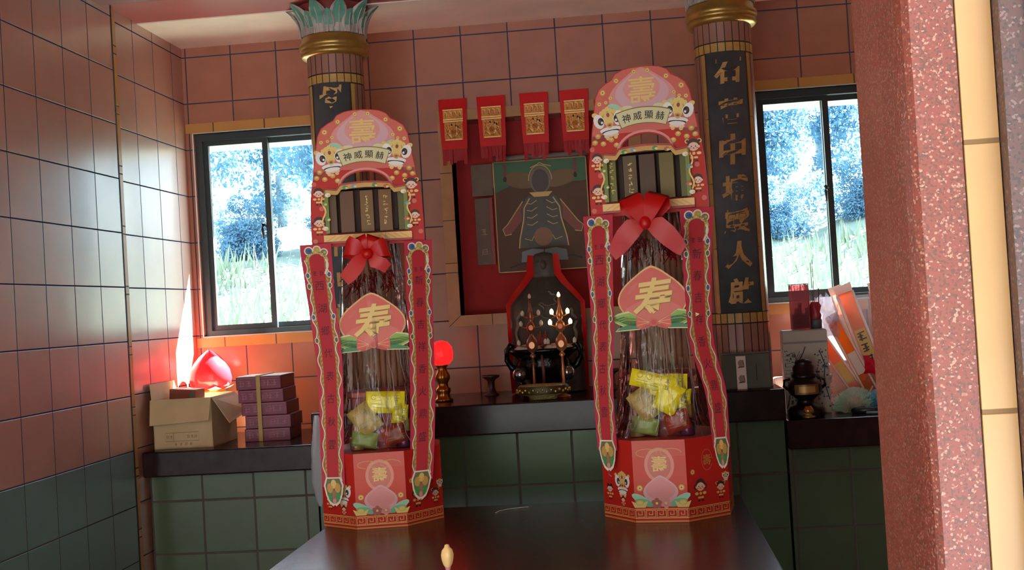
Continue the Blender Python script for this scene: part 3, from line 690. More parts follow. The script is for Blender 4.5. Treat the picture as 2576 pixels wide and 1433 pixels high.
m_glint_fold = clear('glint_fold', gloss=.35, rough=.1, milky=.42, tint='#f4f2f4')
def tower(x, y, rz, label, kind, zs):
    rnd = random.Random(20+kind)
    t = thing('offering_tower', label, 'offering tower', (x, y, .8), rz, None); t.scale = (1, 1, zs)
    # octagonal printed base
    b = MB(); R = .2; H = .236; ang = [-PI/2-PI/8+k*PI/4 for k in range(9)]
    V = [(R*math.cos(a), R*math.sin(a)) for a in ang]; ap = R*math.cos(PI/8); half = R*math.sin(PI/8)
    ft = [0, -.0]
    for k in range(8):
        (ax, ay), (bx, by) = V[k], V[k+1]; m = mat('#d2584a', .4, spec=.3) if k == 0 else PRED
        b.add([(ax, ay, 0), (bx, by, 0), (bx, by, H), (ax, ay, H)], [(0, 1, 2, 3)], m)
    b.add([(vx, vy, H) for vx, vy in V[:8]], [tuple(range(8))], DRED); b.add([(vx, vy, .0) for vx, vy in V[:8]], [tuple(range(8))[::-1]], DRED)
    T0 = b.T.copy()
    for k in (-2, -1, 0, 1, 2):
        b.T = Matrix.Rotation(k*PI/4, 4, 'Z') @ Matrix.Translation((0, -ap, 0)); h = .0008
        b.rect(-half, 0, half, .046, PRED, h*.5); b.rect(-half, .002, half, .0065, PGOLD2, h)
        meander(b, -half, half, .016, .037, PGOLD, h)
        if k == 0:
            b.rect(-half, .046, half, .19, mat('#d24c3a', .4, spec=.3, name='printed_coral'), h*.3)
            for a in range(3): b.line([(.03*math.cos(q)+(a-1)*.035, .2+.012*math.sin(q)) for q in [i*.5 for i in range(10)]], .002, PGOLD2, h)
            b.ell(0, .165, .043, .05, mat('#e08a74', .4), h*.6, 24); b.ell(0, .165, .034, .041, mat('#cf6a58', .4), h*.8, 24); b.text('壽', 0, .168, .045, PGOLD, h*1.2, .01)
            for s in (-1, 1):
                b.ell(s*.058, .068, .03, .011, MINT, h, 12, s*.5); b.ell(s*.045, .058, .03, .01, mat('#6fb894', .4), h*1.2, 12, s*.25)
                ingot(b, s*.062, .055, .024, h*1.5); coin(b, s*.06, .1, .009, h)
            b.poly(peach_pts(0, .092, .1, .078), PLIL, h*1.3); b.poly(peach_pts(0, .096, .084, .062), PPINK, h*1.5); b.poly(peach_pts(0, .101, .062, .046), mat('#dc8a8a', .4), h*1.7)
            for s in (-1, 1):
                for q in range(5): b.ell(s*.013+.009*math.cos(q*1.256+s), .056+.009*math.sin(q*1.256+s), .007, .007, mat('#b05a54', .4) if s < 0 else PPINK, h*1.9, 8)
                b.ell(s*.013, .056, .004, .004, PGOLD, h*2.1, 8)
        elif k == -1:
            lion(b, .022, .108, .038, h); kid(b, .022, .062, .016, h, 0); kid(b, -.042, .09, .026, h, 2)
            b.line([(-.05, .15), (-.04, .14), (-.045, .13), (-.03, .125)], .003, PPINK, h)
        elif k == 1:
            kid(b, -.03, .098, .034, h, 1); kid(b, .045, .088, .026, h, 3); lion(b, .066, .115, .014, h)
            b.line([(.02*math.cos(q), .17+.03*math.sin(q)) for q in [i*.45 for i in range(14)]], .0022, mat('#d0604a', .4), h); b.text('壽', 0, .17, .03, PGOLD2, h, 0)
            coin(b, -.055, .14, .008, h)
        b.T = T0
    bs = b.build('base', t)
    # gifts inside
    b = MB(); b.box((-.085, -.06, H), (.085, .09, H+.17), mat('#8a2a24', .5)); b.bbox((-.095, -.075, H+.165), (.095, .09, H+.185), mat('#a8483e', .5), .004); b.build('tray', t)
    b = MB()
    for i in range(9): b.tube([(-.072+.018*i, .045, H+.19), (-.066+.0165*i, .04, .9)], .0086, mat('#9a6a50', .6, name='brown_card'), 8)
    b.build('card_roll', t)
    YEL = mat('#f0dc20', .25, name='yellow_packet'); packs = []
    def pack(x0, z0, w_, h_, m, y_, rot, word=None):
        b = MB(); b.T = Matrix.Translation((x0, y_, z0)) @ Matrix.Rotation(rot, 4, 'Y'); n = 8; vs = []; fs = []
        for sgn in (-1, 1):
            o = len(vs)
            for i in range(n+1):
                for j in range(n+1):
                    u, v = i/n*2-1, j/n*2-1; pu = (1-u**4)*(1-v**4)
                    vs.append((u*w_/2, sgn*(.013*pu**.5+.0015)+.003*rnd.uniform(-1, 1)*pu, v*h_/2))
            for i in range(n):
                for j in range(n):
                    q = (o+i*(n+1)+j, o+(i+1)*(n+1)+j, o+(i+1)*(n+1)+j+1, o+i*(n+1)+j+1); fs.append(q if sgn < 0 else q[::-1])
        b.add(vs, fs, m, True)
        if word:
            mm = mat('#8a7a18', .4)
            for i in range(3): b.line([(-w_*.3+w_*.2*i+w_*.06*math.cos(k), h_*.24+w_*.06*math.sin(k)) for k in [j*.7 for j in range(9)]], .0012, mm, .0155, True)
            scribble(b, w_*.3, h_*.2, h_*.3, mm, .0155, x0); scribble(b, w_*.3, -h_*.2, h_*.3, mm, .0155, z0)
            b.line([(-w_*.35, -h_*.05), (w_*.1, -h_*.1)], .0012, mm, .0155); b.line([(-w_*.35, -h_*.2), (w_*.12, -h_*.25)], .0012, mm, .0155)
        b.build('food_packet', t)
    pack(.025, .385, .12, .07, YEL, -.095, .06, 1); pack(-.04, .335, .075, .095, mat('#b89a50', .35, name='tan_packet'), -.1, -.6, 1)
    pack(.068, .345, .05, .06, YEL, -.09, .1, 1); pack(-.045, .27, .08, .05, mat('#8a9a50', .35, name='olive_packet'), -.1, .2)
    pack(.05, .28, .075, .06, mat('#a03a2c', .35, name='brick_packet'), -.1, -.3, 1)
    if kind: pack(-.01, .40, .14, .05, YEL, -.11, .25, 1); pack(.03, .35, .07, .09, YEL, -.112, .5)
    for i, (px, pz) in enumerate(((-.07, .25), (-.07, .295), (-.07, .34), (.075, .25), (.075, .30))):
        b = MB(); b.lathe([(.001, 0), (.021, 0), (.0225, .003), (.0225, .036), (.021, .039), (.001, .039)], mat(('#a88a5a', '#7a4a3a', '#b8983a', '#6a3a5a', '#c0a850')[i], .3, .3), 16, (px, -.08, pz-.012)); b.build('tin', t)
    # tinsel
    b = MB(); m_tin = mat('#b01830', .18, .75, name='red_tinsel')
    zt = .79 if kind else .775
    for i in range(90):
        px = rnd.uniform(-.068, .068); pz = zt+rnd.uniform(-.02, .04); l = rnd.uniform(.02, .05); a = rnd.gauss(0, .6)
        p0 = Vector((px, -.04-rnd.uniform(0, .04), pz)); d = Vector((math.sin(a), rnd.uniform(-.3, .3), -math.cos(a)))*l
        ribbon(b, [p0, p0+d*.5+Vector((.004, 0, 0)), p0+d], .004, m_tin, Vector((.8, .6, 0)))
    b.build('tinsel', t)
    # cellophane wrapper
    b = MB(); prof = []; nz = 22; NN = 64
    vs = []; fs = []
    for i in range(nz+1):
        s = i/nz; z = H+.002+(.925-H)*s; r = .152-.07*s**.85-.012*math.sin(PI*s)*(1-s)
        if s < .06: r += .012*(1-s/.06)
        for j in range(NN):
            a = 2*PI*j/NN; fold = .0045*math.sin(a*7+kind*2+s*1.5)+.003*math.sin(a*17+s*4)+.002*math.sin(a*29-s*9)
            vs.append(((r+fold)*math.cos(a), (r+fold)*math.sin(a), z+.004*math.sin(a*5)*(i == nz)))
    for i in range(nz):
        for j in range(NN): fs.append((i*NN+j, i*NN+(j+1) % NN, (i+1)*NN+(j+1) % NN, (i+1)*NN+j))
    b.add(vs, fs, m_cello, True)
    wr = b.build('wrapper', t)
    for k in range(26):   # milky folds that draw window glints onto the film
        side = k < 12
        a = (-PI/2 + rnd.choice((-1, 1))*rnd.uniform(.75, 1.5)) if side else -PI/2+rnd.uniform(-.8, .8)
        s0 = rnd.uniform(.02, .5) if side else rnd.uniform(0, .12); s1 = min(1, s0+rnd.uniform(.2, .5)) if side else s0+rnd.uniform(.15, .36)
        pts = []; d = rnd.uniform(-.25, .25)
        for i in range(9):
            s = s0+(s1-s0)*i/8; aa = a+d*(i/8)+.02*math.sin(i*1.7+k); rr = .153-.07*s**.85-.012*math.sin(PI*s)*(1-s)+.006
            pts.append((rr*math.cos(aa), rr*math.sin(aa), H+.004+(.925-H)*s))
        f = MB(); wd = rnd.uniform(.002, .005) if side else rnd.uniform(.0014, .0036)
        ribbon(f, pts, [wd*(.25+.75*math.sin(PI*i/8)) for i in range(9)], m_glint_fold, Vector((math.sin(a)*-.9, math.cos(a)*.9, 0)))
        f.build('glint_fold', wr)
    # peach badge
    b = MB(); yb = -.135; b.T = Matrix.Translation((0, yb, 0)) @ Matrix.Rotation(-.05, 4, 'X')
    pc = .648; P1 = peach_pts(0, pc, .205, .165)
    b.poly(P1, mat('#e8b068', .4, name='peach_outline'), 0, .002); b.poly(peach_pts(0, pc-.001, .196, .156), mat('#d4493a', .35, name='peach_red'), .0008)
    b.ell(-.058, pc+.028, .022, .006, PSAL, .0012, 14, .8); b.ell(.05, pc+.034, .022, .006, PSAL, .0012, 14, -.7)
    b.poly(peach_pts(0, pc-.04, .17, .07), mat('#d9604e', .35), .0010)
    for s in (-1, 1):
        for (pts, m) in (([(.02, .575), (.07, .605), (.1, .6), (.128, .588), (.1, .572), (.085, .566)], mat('#8ab040', .4)), ([(.02, .57), (.06, .592), (.09, .594), (.115, .586), (.085, .572), (.06, .566)], GRN), ([(.02, .568), (.06, .574), (.1, .562), (.11, .553), (.07, .555), (.04, .556)], mat('#2f7a40', .4))):
            q = [(s*u, v) for u, v in pts]; q = q if s > 0 else q[::-1]
            b.poly([(u*1.05, .575+(v-.575)*1.14) for u, v in q], mat('#e0d89a', .5), .0014); b.poly(q, m, .0018)
        for v in (.58, .588): b.line([(s*.04, v), (s*.08, v+.004), (s*.105, v-.004)], .0016, LGRN, .0024)
        q = [(s*.008, .575), (s*.05, .597), (s*.052, .562), (s*.042, .556)]; b.poly(q if s > 0 else q[::-1], mat('#d8503c', .4), .0026)
        q = [(s*.006, .57), (s*.05, .562), (s*.036, .552), (s*.01, .56)]; b.poly(q if s > 0 else q[::-1], mat('#c23a2c', .4), .0024)
        for k in range(3): b.line([(s*.012, .574), (s*.048, .592-.013*k)], .0016, mat('#eab080', .4), .003)
    b.ell(0, .573, .0125, .0125, mat('#d8503c', .4), .0032, 12); b.ell(0, .573, .008, .008, mat('#c23a2c', .4), .0034, 12)
    b.text('寿', .002, .648, .112, PGOLD, .0026, .022, shear=.22, rot=.08); b.text('寿', .0035, .6465, .112, mat('#9a6a30', .5), .0022, .026, shear=.22, rot=.08)
    b.build('peach_badge', t)
    # head board
    hb = thing_part('head_board', t); hb.location = (0, -.055, 0)
    outl = [(.172, .905), (.176, .98), (.172, 1.07), (.164, 1.12), (.152, 1.2)]
    R1 = [(.176, .895), (.1765, .96), (.173, 1.05), (.168, 1.085), (.162, 1.115), (.159, 1.15), (.152, 1.19), (.147, 1.225), (.142, 1.255), (.13, 1.28), (.108, 1.296), (.09, 1.305), (.078, 1.322), (.055, 1.332), (.03, 1.336), (0, 1.337)]
    Lf = [(-u, v) for u, v in R1[::-1]][1:]
    arch = [(.108*math.cos(PI*i/16)*.69, 1.088+.047*math.sin(PI*i/16)) for i in range(17)]  # right to left over the top
    wx, wz0, wz1 = .125, .938, 1.084
    b = MB()
    # plate in two layers with the arch and the window cut out: right half then left half
    def plate(m, h, th=0):
        right = [(0, 1.337)]+R1[::-1][1:]+[(0, .895), (0, wz0), (wx, wz0), (wx, wz1-.002), (.0745, wz1-.002)]+arch[:9]
        b.poly(right[::-1], m, h, th); b.poly([(-u, v) for u, v in right], m, h, th)
    plate(PRED, 0, .004)
    def clipband(pts, m, h): b.poly(pts, m, h)
    up = [p for p in R1 if p[1] >= 1.1]
    b.poly([(u*.985, v-.002) for u, v in up]+[(-u*.985, v-.002) for u, v in up[::-1]][1:]+[(-.158, 1.14), (-.08, 1.142), (.08, 1.142), (.158, 1.14)], PSAL, .0006)
    b.poly(peach_pts(0, 1.25, .2, .15), PPINK, .001); b.poly(peach_pts(0, 1.262, .16, .118), PLIL, .0012); b.poly(peach_pts(0, 1.275, .11, .095), mat('#dc9088', .4), .0014)
    b.text('壽', 0, 1.265, .082, PGOLD, .0018, .008)
    for s in (-1, 1):
        b.ell(s*.085, 1.213, .026, .018, MINT, .0014, 14, s*.5); b.ell(s*.06, 1.208, .03, .012, CREAM, .0016, 14, -s*.3)
        for (u, v, r) in ((.02, 1.322, .008), (.075, 1.3, .008), (.118, 1.268, .009), (.13, 1.235, .007), (.095, 1.25, .007), (.11, 1.238, .006)): coin(b, s*u, v, r, .0016)
        lion(b, s*.103, 1.186 if s > 0 else 1.176, .049, .002, -s*.12)
        for (u, v) in ((.1, 1.125), (.125, 1.115), (.15, 1.12), (.14, 1.138), (.085, 1.108)): b.ell(s*u, v, .009, .008, PGOLD2, .0012, 8); b.ell(s*u, v+.002, .005, .004, PGOLD, .0015, 8)
    # arched label
    lab = [(.083*math.sin(a)*1.0, 1.1+.0+.1*math.cos(a)) for a in [0]]
    oarc = [(.24*math.sin(a), .973+.24*math.cos(a)) for a in [-.345+.69*i/12 for i in range(13)]]
    iarc = [(.195*math.sin(a), .973+.195*math.cos(a)) for a in [.345-.69*i/12 for i in range(13)]]
    b.poly([(u*1.03, .973+(v-.973)*1.012) for u, v in oarc]+[(u*1.03, .973+(v-.973)*.985) for u, v in iarc], mat('#8a6a30', .5), .003)
    b.poly(oarc+iarc, CREAM, .0034)
    for i, c in enumerate('神威顯赫'):
        a = -.235+.157*i; b.text(c, .217*math.sin(a), .973+.217*math.cos(a), .026, INK, .004, .008, rot=-a*.8)
    ar2 = [(.0815*math.cos(PI*i/16), 1.087+.056*math.sin(PI*i/16)) for i in range(17)]
    b.line(ar2, .007, PPINK, .0012)
    kid(b, -.147, 1.07, .03, .002, 0); kid(b, -.15, .975, .032, .002, 1); kid(b, .143, 1.085, .036, .002, 3); kid(b, .15, .985, .028, .002, 0)
    for (u, v) in ((-.14, 1.02), (.15, 1.03), (-.16, 1.1), (.165, .93), (-.165, .915)): b.ell(u, v, .008, .008, PSAL, .001, 8)
    b.build('board', hb)
    # window box with incense boxes
    b = MB(); m_wd = mat('#3a1410', .6); d = .05
    b.box((-wx, .046, wz0), (wx, .05, wz1), m_wd); b.box((-wx, 0, wz0-.004), (wx, .05, wz0), m_wd); b.box((-wx, 0, wz1-.004), (wx, .05, wz1), m_wd)
    b.box((-wx-.004, 0, wz0), (-wx, .05, wz1), m_wd); b.box((wx, 0, wz0), (wx+.004, .05, wz1), m_wd)
    b.build('gift_window', hb)
    cols = [('#5a5220', -.108, .03), ('#4c341e', -.052, .044), ('#3e2014', .0, .05), ('#5c481e', .058, .046), ('#4e461a', .109, .026)] if kind else [('#4e301e', -.106, .026), ('#552f1c', -.062, .046), ('#62401e', .0, .044), ('#623c1c', .058, .044), ('#4e441a', .108, .024)]
    for i, (c, u, wd) in enumerate(cols):
        b = MB(); gm = mat(c, .35, .35, name='gift_box_card'); b.bbox((u-wd/2, .012, wz0), (u+wd/2, .044, wz1-.008), gm, .002, 1)
        b.T = Matrix.Translation((u, .012, 0))
        tm = mat('#d8b860', .4, .3)
        for k, c2 in enumerate('金玉滿堂' if False else ''): pass
        for k in range(5 if i in ((0, 1) if kind else (2, 3)) else 0): # gilt column of worn lettering
            z = wz1-.035-k*.02; s = .007
            for j in range(5):
                x_ = rnd.uniform(-s, s*.3); zz = z+rnd.uniform(-s, s)
                if rnd.random() < .55: b.line([(x_, zz), (x_+s*rnd.uniform(.6, 1.3), zz+rnd.uniform(-.001, .002))], .0014, tm, .0006)
                else: b.line([(x_+s*.4, zz+s*.5), (x_+s*.4+rnd.uniform(-.002, .002), zz-s*.5)], .0014, tm, .0007)
        b.build('gift_box', hb)
    b = MB(); fz0, fz1 = wz0-.012, wz1+.004; fx = wx+.012
    m_fg = mat('#6a742e', .4, .2, name='green_gilt')
    def seg(x0, z0, x1, z1, m, h): b.box((x0, -.008-h, z0), (x1, -.001, z1), m)
    seg(-wx-.004, wz0, -wx+.008, wz1-.004, m_fg, 0); seg(wx-.008, wz0, wx+.004, wz1-.004, m_fg, 0)
    seg(-fx, fz0-.016, fx, fz0+.006, mat('#d8a868', .4, .2), .004); seg(-fx, fz0-.022, fx, fz0-.015, DRED, .005)
    pts = [(-.125, wz1-.012), (-.09, wz1-.016), (-.078, wz1+.0), (-.04, wz1+.004), (0, wz1+.006), (.04, wz1+.004), (.078, wz1), (.09, wz1-.016), (.125, wz1-.012)]
    b.line(pts, .014, PGOLD2, .009); b.line([(u, v+.01) for u, v in pts], .006, DRED, .0095)
    for i, (u, v) in enumerate(((-.062, .0), (-.035, .004), (.03, .004), (.065, -.002), (-.118, -.022), (.118, -.022), (-.13, -.05), (.13, -.06), (-.122, -.1), (.124, -.11), (-.13, -.13), (.132, -.135))):
        b.ell(u, wz1+v, .009, .007, (GRN, mat('#6a9ab0', .4), GRN, mat('#c05a40', .4), WHITE, WHITE)[i % 6], .0105, 8); b.ell(u+.004, wz1+v-.002, .005, .004, PGOLD, .011, 6)
    for s in (-1, 1):
        for k in range(4): b.line([(s*(.128-.02*k), fz0-.014), (s*(.1-.02*k), fz0+.003)], .003, PGOLD2, .0135)
        b.line([(s*(.133+.006*math.sin(i*.9)), wz0+.02+i*.01) for i in range(11)], .005, PGOLD, .0105)
    b.build('gilt_frame', hb)
    for s in (-1, 1):
        b = MB(); b.box((s*.145-.022, -.004, .868), (s*.145+.022, 0, .9), PSAL); b.rect(s*.145-.013, .881, s*.145+.013, .886, DRED, .0045); b.build('tab', hb)
    # couplet strips
    if kind:
        pl = [(.9, -.152, .047, -.075), (.78, -.151, .042, -.1), (.56, -.15, .034, -.115), (.42, -.159, .032, -.125), (.28, -.157, .031, -.14), (.147, -.15, .03, -.155)]
        pr_ = [(.9, .142, .049, -.07), (.78, .136, .042, -.09), (.54, .132, .034, -.105), (.45, .145, .032, -.11), (.38, .168, .03, -.115), (.26, .174, .025, -.125), (.143, .178, .022, -.135)]
    else:
        pl = [(.905, -.165, .05, -.075), (.75, -.155, .044, -.095), (.53, -.137, .041, -.115), (.38, -.138, .038, -.13), (.2, -.143, .036, -.15), (.075, -.14, .034, -.165)]
        pr_ = [(.9, .155, .044, -.07), (.75, .15, .04, -.09), (.53, .148, .038, -.115), (.35, .14, .038, -.13), (.2, .13, .036, -.15), (.078, .118, .033, -.165)]
    lc = list(zip('西湖鄉代表古秋雲', [.77-.072*i for i in range(8)])); rc = list(zip('新春吉祥香火鼎盛', [.77-.071*i for i in range(8)]))
    if kind: lc = list(zip('西湖鄉代表古秋雲', [.765-.064*i for i in range(8)])); rc = list(zip('新春吉祥香火鼎盛', [.765-.064*i for i in range(8)]))
    strip(t, 'couplet_strip', pl, lc, 0, rnd, '信士', -.25); strip(t, 'couplet_strip', pr_, rc, 0, rnd, '恭祝', .25)
    # ribbon bow
    b = MB(); cz = .86; cy = -.13
    def loop(dirx, dz, size, wd, up):
        pts = []; sd = []; n = 14
        for i in range(n+1):
            a = 2*PI*i/n; r = size*math.sin(a/2)
            pts.append((dirx*r*math.cos(.0)*1.0, cy-.012-.035*math.sin(a), cz+dz*r+.012*math.sin(a))); sd.append(Vector((-.45*dz*dirx*.5, .25*math.cos(a), 1)).normalized())
        ribbon(b, pts, [wd*(.35+.65*math.sin(PI*i/n)) for i in range(n+1)], CLOTHRED, sd)
    if kind:
        for s in (-1, 1):
            loop(s*.055, .085/1.0*1, 1, .05, 1) if False else None
            pts = [(s*.004, cy-.03, cz), (s*.02, cy-.045, cz+.04), (s*.035, cy-.04, cz+.075), (s*.045, cy-.02, cz+.085), (s*.05, cy-.005, cz+.05), (s*.02, cy-.01, cz+.005)]
            ribbon(b, pts, [.02, .05, .065, .06, .05, .02], CLOTHRED, [Vector((1, -.2*s, -.35*s)).normalized()]*6)
            pts = [(s*.006, cy-.03, cz+.004), (s*.035, cy-.04, cz-.01), (s*.065, cy-.035, cz-.04), (s*.09, cy-.025, cz-.068), (s*.104, cy-.022, cz-.085)]
            ribbon(b, pts, [.025, .06, .062, .05, .035], CLOTHRED, [Vector((.55, -.1*s, .8*s*1)).normalized()]*5)
        b.sphere((0, cy-.032, cz+.002), (.018, .014, .02), CLOTHRED, 12, 8)
    else:
        for s, q in ((-1, .0), (1, -.01)):
            pts = [(s*.004, cy-.02, cz), (s*.03, cy-.045, cz+.022+q), (s*.058, cy-.04, cz+.03+q), (s*.07, cy-.02, cz+.02+q), (s*.045, cy-.005, cz+.005), (s*.01, cy-.01, cz)]
            ribbon(b, pts, [.018, .05, .062, .055, .04, .018], CLOTHRED, [Vector((-.3*s, -.2, 1)).normalized()]*6)
            pts = [(s*.004, cy-.02, cz), (s*.016, cy-.04, cz+.035), (s*.026, cy-.035, cz+.055), (s*.02, cy-.01, cz+.03), (0, cy-.01, cz)]
            ribbon(b, pts, [.016, .04, .05, .04, .016], CLOTHRED, [Vector((1, -.2, -.4*s)).normalized()]*5)
        ribbon(b, [(-.008, cy-.03, cz), (-.03, cy-.04, cz-.03), (-.055, cy-.036, cz-.06), (-.075, cy-.03, cz-.078)], [.03, .05, .05, .04], CLOTHRED, [Vector((.6, -.1, -.75)).normalized()]*4)
        ribbon(b, [(.008, cy-.03, cz), (.02, cy-.04, cz-.025), (.045, cy-.036, cz-.035), (.06, cy-.03, cz-.05)], [.025, .042, .042, .034], CLOTHRED, [Vector((.6, -.1, .75)).normalized()]*4)
        b.sphere((0, cy-.036, cz), (.017, .013, .017), CLOTHRED, 12, 8)
    b.build('bow', t)
    return t
def thing_part(name, parent):
    o = bpy.data.objects.new(name, None); COL.objects.link(o); o.parent = parent; o.empty_display_size = .03; return o
tower(1.025, -1.26, .155, 'paper offering tower with small loose red bow, by the peach lamp side', 0, .965)
tower(1.918, -1.365, -.15, 'taller paper offering tower with wide red bow, before the seven character board', 1, 1.0)
# ------------------------------------------------------------------ inside and above the niche
AZ = 1.095
def pennant(i, x, label, var):
    t = thing('paper_pennant', label, 'pennant', (x, -.018, 2.331), 0, 'red and gold paper pennants above the niche')
    t.rotation_euler.x = -.03
    m_pr = mat('#d81418', .45, spec=.25, name='pennant_red'); m_pf = mat('#b01a24', .45, name='pennant_fringe')
    b = MB(); W = .06
    vs = []; fs = []; n = 10
    for k in range(n+1):
        v = -.215*k/n; w_ = W-.006*k/n; y = -.006*math.sin(k/n*2.5+var)
        vs += [(-w_, y, v), (w_, y, v)]
    for k in range(n): fs.append((2*k, 2*k+2, 2*k+3, 2*k+1))
    b.add(vs, fs, m_pr)
    b.build('sheet', t)
    b = MB(); rnd = random.Random(i)
    for k in range(7):   # cut fringe at the foot
        u0 = -.052+.015*k; l = .255+rnd.uniform(0, .03)
        b.add([(u0, -.005, -.212), (u0+.0135, -.005, -.212), (u0+.0135+rnd.uniform(-.002, .002), -.008+rnd.uniform(-.006, .004), -l), (u0, -.008, -l)], [(3, 2, 1, 0), (0, 1, 2, 3)], m_pf)
    b.build('fringe', t)
    b = MB(); y = .0075
    def G(x0, z0, x1, z1, m, h):
        b.rect(x0, z0, x1, z1, m, h)
    m_g2 = mat('#a05a28', .35, .6, name='bronze_foil', bump=.5, bscale=120)
    # embossed gold foil: lintel plaque, bar and a seated figure
    nx_, nz_ = 18, 34; vs = []; fs = []
    rx = lambda u: u
    def relief(u, v):
        h = 0
        if v > -.088: h = .0022*(1 if abs(math.sin(u*150)) > .45 and abs(v+.066) < .017 else 0)
        elif v > -.096: h = .003
        else:
            du, dv = u/.026, (v+.137)/.034
            d = math.hypot(du, dv); h = .004*max(0, 1-d)+.0022*(abs(math.sin(u*210+v*80)*math.sin(v*230)) > .5)
            if math.hypot(u/.012, (v+.114)/.012) < 1: h += .003
        return h
    for k in range(nz_+1):
        for j in range(nx_+1):
            u = -.042+.084*j/nx_; v = -.046-.13*k/nz_
            if v < -.1: u *= .92
            vs.append((u, -y-relief(u, v), v))
    for k in range(nz_):
        for j in range(nx_): a = k*(nx_+1)+j; fs.append((a, a+nx_+1, a+nx_+2, a+1))
    b.add(vs, fs, mat('#f2a858', .26, .3, name='pennant_foil', bump=.6, bscale=220))
    for (u, v) in ((-.006, -.112), (.012, -.116), (.02, -.122)): b.ell(u, v, .0035, .005, INK, y+.0095, 8)
    b.line([(-.03, -.16), (-.02, -.13), (-.03, -.11)], .003, m_g2, y+.006); b.line([(.03, -.165), (.024, -.135), (.03, -.112)], .003, m_g2, y+.006)
    b.ell(0, -.142, .011, .012, m_g2, y+.0085, 12)
    m_hi = mat('#ffdf9a', .25, .3, name='foil_highlight'); m_dk = mat('#8a3c1a', .35, .4, name='foil_shadow')
    for z in (-.0475, -.088, -.097, -.174): b.rect(-.042 if z > -.1 else -.034, z-.0018, .042 if z > -.1 else .034, z+.0018, m_hi, y+.0055)
    for k in range(4):
        for d in range(3): b.line([(-.036+.02*k+.004*d, -.055-.009*d), (-.026+.02*k-.003*d, -.058-.008*d), (-.028+.02*k, -.078)], .0022, m_dk if d else m_hi, y+.0045)
    for k in range(22):
        a = k*.9; b.line([(.03*math.cos(a)*(.5+.5*(k % 3)/2), -.138+.03*math.sin(a)), (.03*math.cos(a+.5)*(.5+.4*(k % 2)), -.138+.03*math.sin(a+.6))], .0022, (m_hi, m_dk)[k % 2], y+.0088)
    b.build('foil_emboss', t)
pennant(0, 1.147, 'red and gold paper pennant with darker foil, nearest the peach lamp window', .0)
pennant(1, 1.3095, 'second red and gold paper pennant from the peach lamp window', .6)
pennant(2, 1.49, 'third red and gold paper pennant, above the bald figure in the picture', 1.1)
pennant(3, 1.6575, 'red and gold paper pennant nearest the taller offering tower', 1.7)

t = thing('deity_picture', 'framed brown picture of a robed seated figure hanging in the red niche', 'picture', (1.49, .095, 1.59))
m_pb = mat('#6a5040', .5, spec=.2, name='picture_brown', noise=.12, nscale=8); m_robe = mat('#4a443e', .45, noise=.15, nscale=20); m_gilt = mat('#b8905a', .4, .3); m_slv = mat('#8a3c30', .45); m_pgreen = mat('#3c6a44', .45); m_pblue = mat('#7c8894', .45)
b = MB(); b.box((-.2, -.012, 0), (.2, .02, .475), m_pb)
b.rect(-.198, .372, .198, .473, m_pgreen, .0125)
b.poly([(-.198, .34), (-.12, .372), (-.19, .40), (-.198, .40)], m_pgreen, .0127)
for s in (-1, 1): b.ell(s*.085, .39, .075, .035, mat('#7a5a34', .45), .0128, 16, s*.2); b.rect(s*.15-.005, .4, s*.15+.005, .47, mat('#8a2c24', .45), .0135); b.ell(s*.15, .398, .008, .012, mat('#3a1c18', .5), .0136, 8)
# figure: gown, sleeves, belt, head, blue hem
b.poly([(-.105, .1), (-.085, .2), (-.09, .26), (-.065, .315), (-.02, .33), (.02, .33), (.065, .315), (.09, .26), (.085, .2), (.105, .1)], m_robe, .016, .003)
for s in (-1, 1):
    q = [(s*.08, .3), (s*.15, .205), (s*.17, .185), (s*.162, .16), (s*.135, .165), (s*.085, .22)]
    b.poly(q if s < 0 else q[::-1], m_slv, .0145); b.line([(s*.08, .3), (s*.15, .205), (s*.172, .185), (s*.162, .158), (s*.135, .163)], .004, m_gilt, .015)
    b.line([(s*.05, .31), (s*.075, .27), (s*.08, .22), (s*.1, .14), (s*.105, .1)], .005, m_gilt, .0165)
    for k in range(4): b.line([(s*.02, .3-.03*k), (s*.045, .285-.03*k), (s*.065, .29-.03*k)], .003, m_gilt, .0166)
    b.ell(s*.05, .15, .03, .022, m_robe, .0167, 14, s*.4); b.line([(s*.03, .165), (s*.05, .13), (s*.08, .14)], .003, m_gilt, .017)
b.ell(0, .145, .04, .04, mat('#8a5a3c', .45), .0172, 18); b.poly([(-.05, .335), (.05, .335), (.03, .315), (-.03, .315)], m_gilt, .0174)
b.ell(0, .385, .046, .058, mat('#7a6a58', .45), .0155, 20); b.ell(0, .382, .036, .05, mat('#4a3a34', .45), .0172, 20)
b.line([(.05*math.cos(a), .385+.065*math.sin(a)) for a in [i*PI/10 for i in range(11)]], .004, m_gilt, .0158)
b.line([(-.04, .44), (-.01, .452), (0, .46), (.02, .45), (.05, .442)], .004, m_gilt, .0176)
for s in (-1, 1): b.poly([(s*.002, .045), (s*.1, .04), (s*.095, .085), (s*.05, .096), (s*.002, .09)][::s], m_pblue, .0165)
b.line([(-.15, .02), (-.1, .035), (-.06, .032)], .008, mat('#3a2a20', .5), .013); b.line([(.06, .05), (.12, .06), (.16, .045)], .008, mat('#3a2a20', .5), .013)
b.build('board', t)
b = MB()
for (a, c) in (((-.2, 0), (-.196, .475)), ((.196, 0), (.2, .475)), ((-.2, 0), (.2, .004)), ((-.2, .471), (.2, .475))): b.box((a[0], -.015, a[1]), (c[0], -.011, c[1]), m_gilt)
b.build('edging', t)
b = MB(); b.tube([(1.3, .06, 2.075), (1.7, .06, 2.075)], .011, mat('#8a8078', .4), 10); tag(b.build('hanging_rod'), 'grey rod above the framed picture in the red niche', 'rod')
t = thing('name_tablet', 'narrow brown tablet with small writing left of the robed figure picture', 'tablet', (1.235, .1, 1.63))
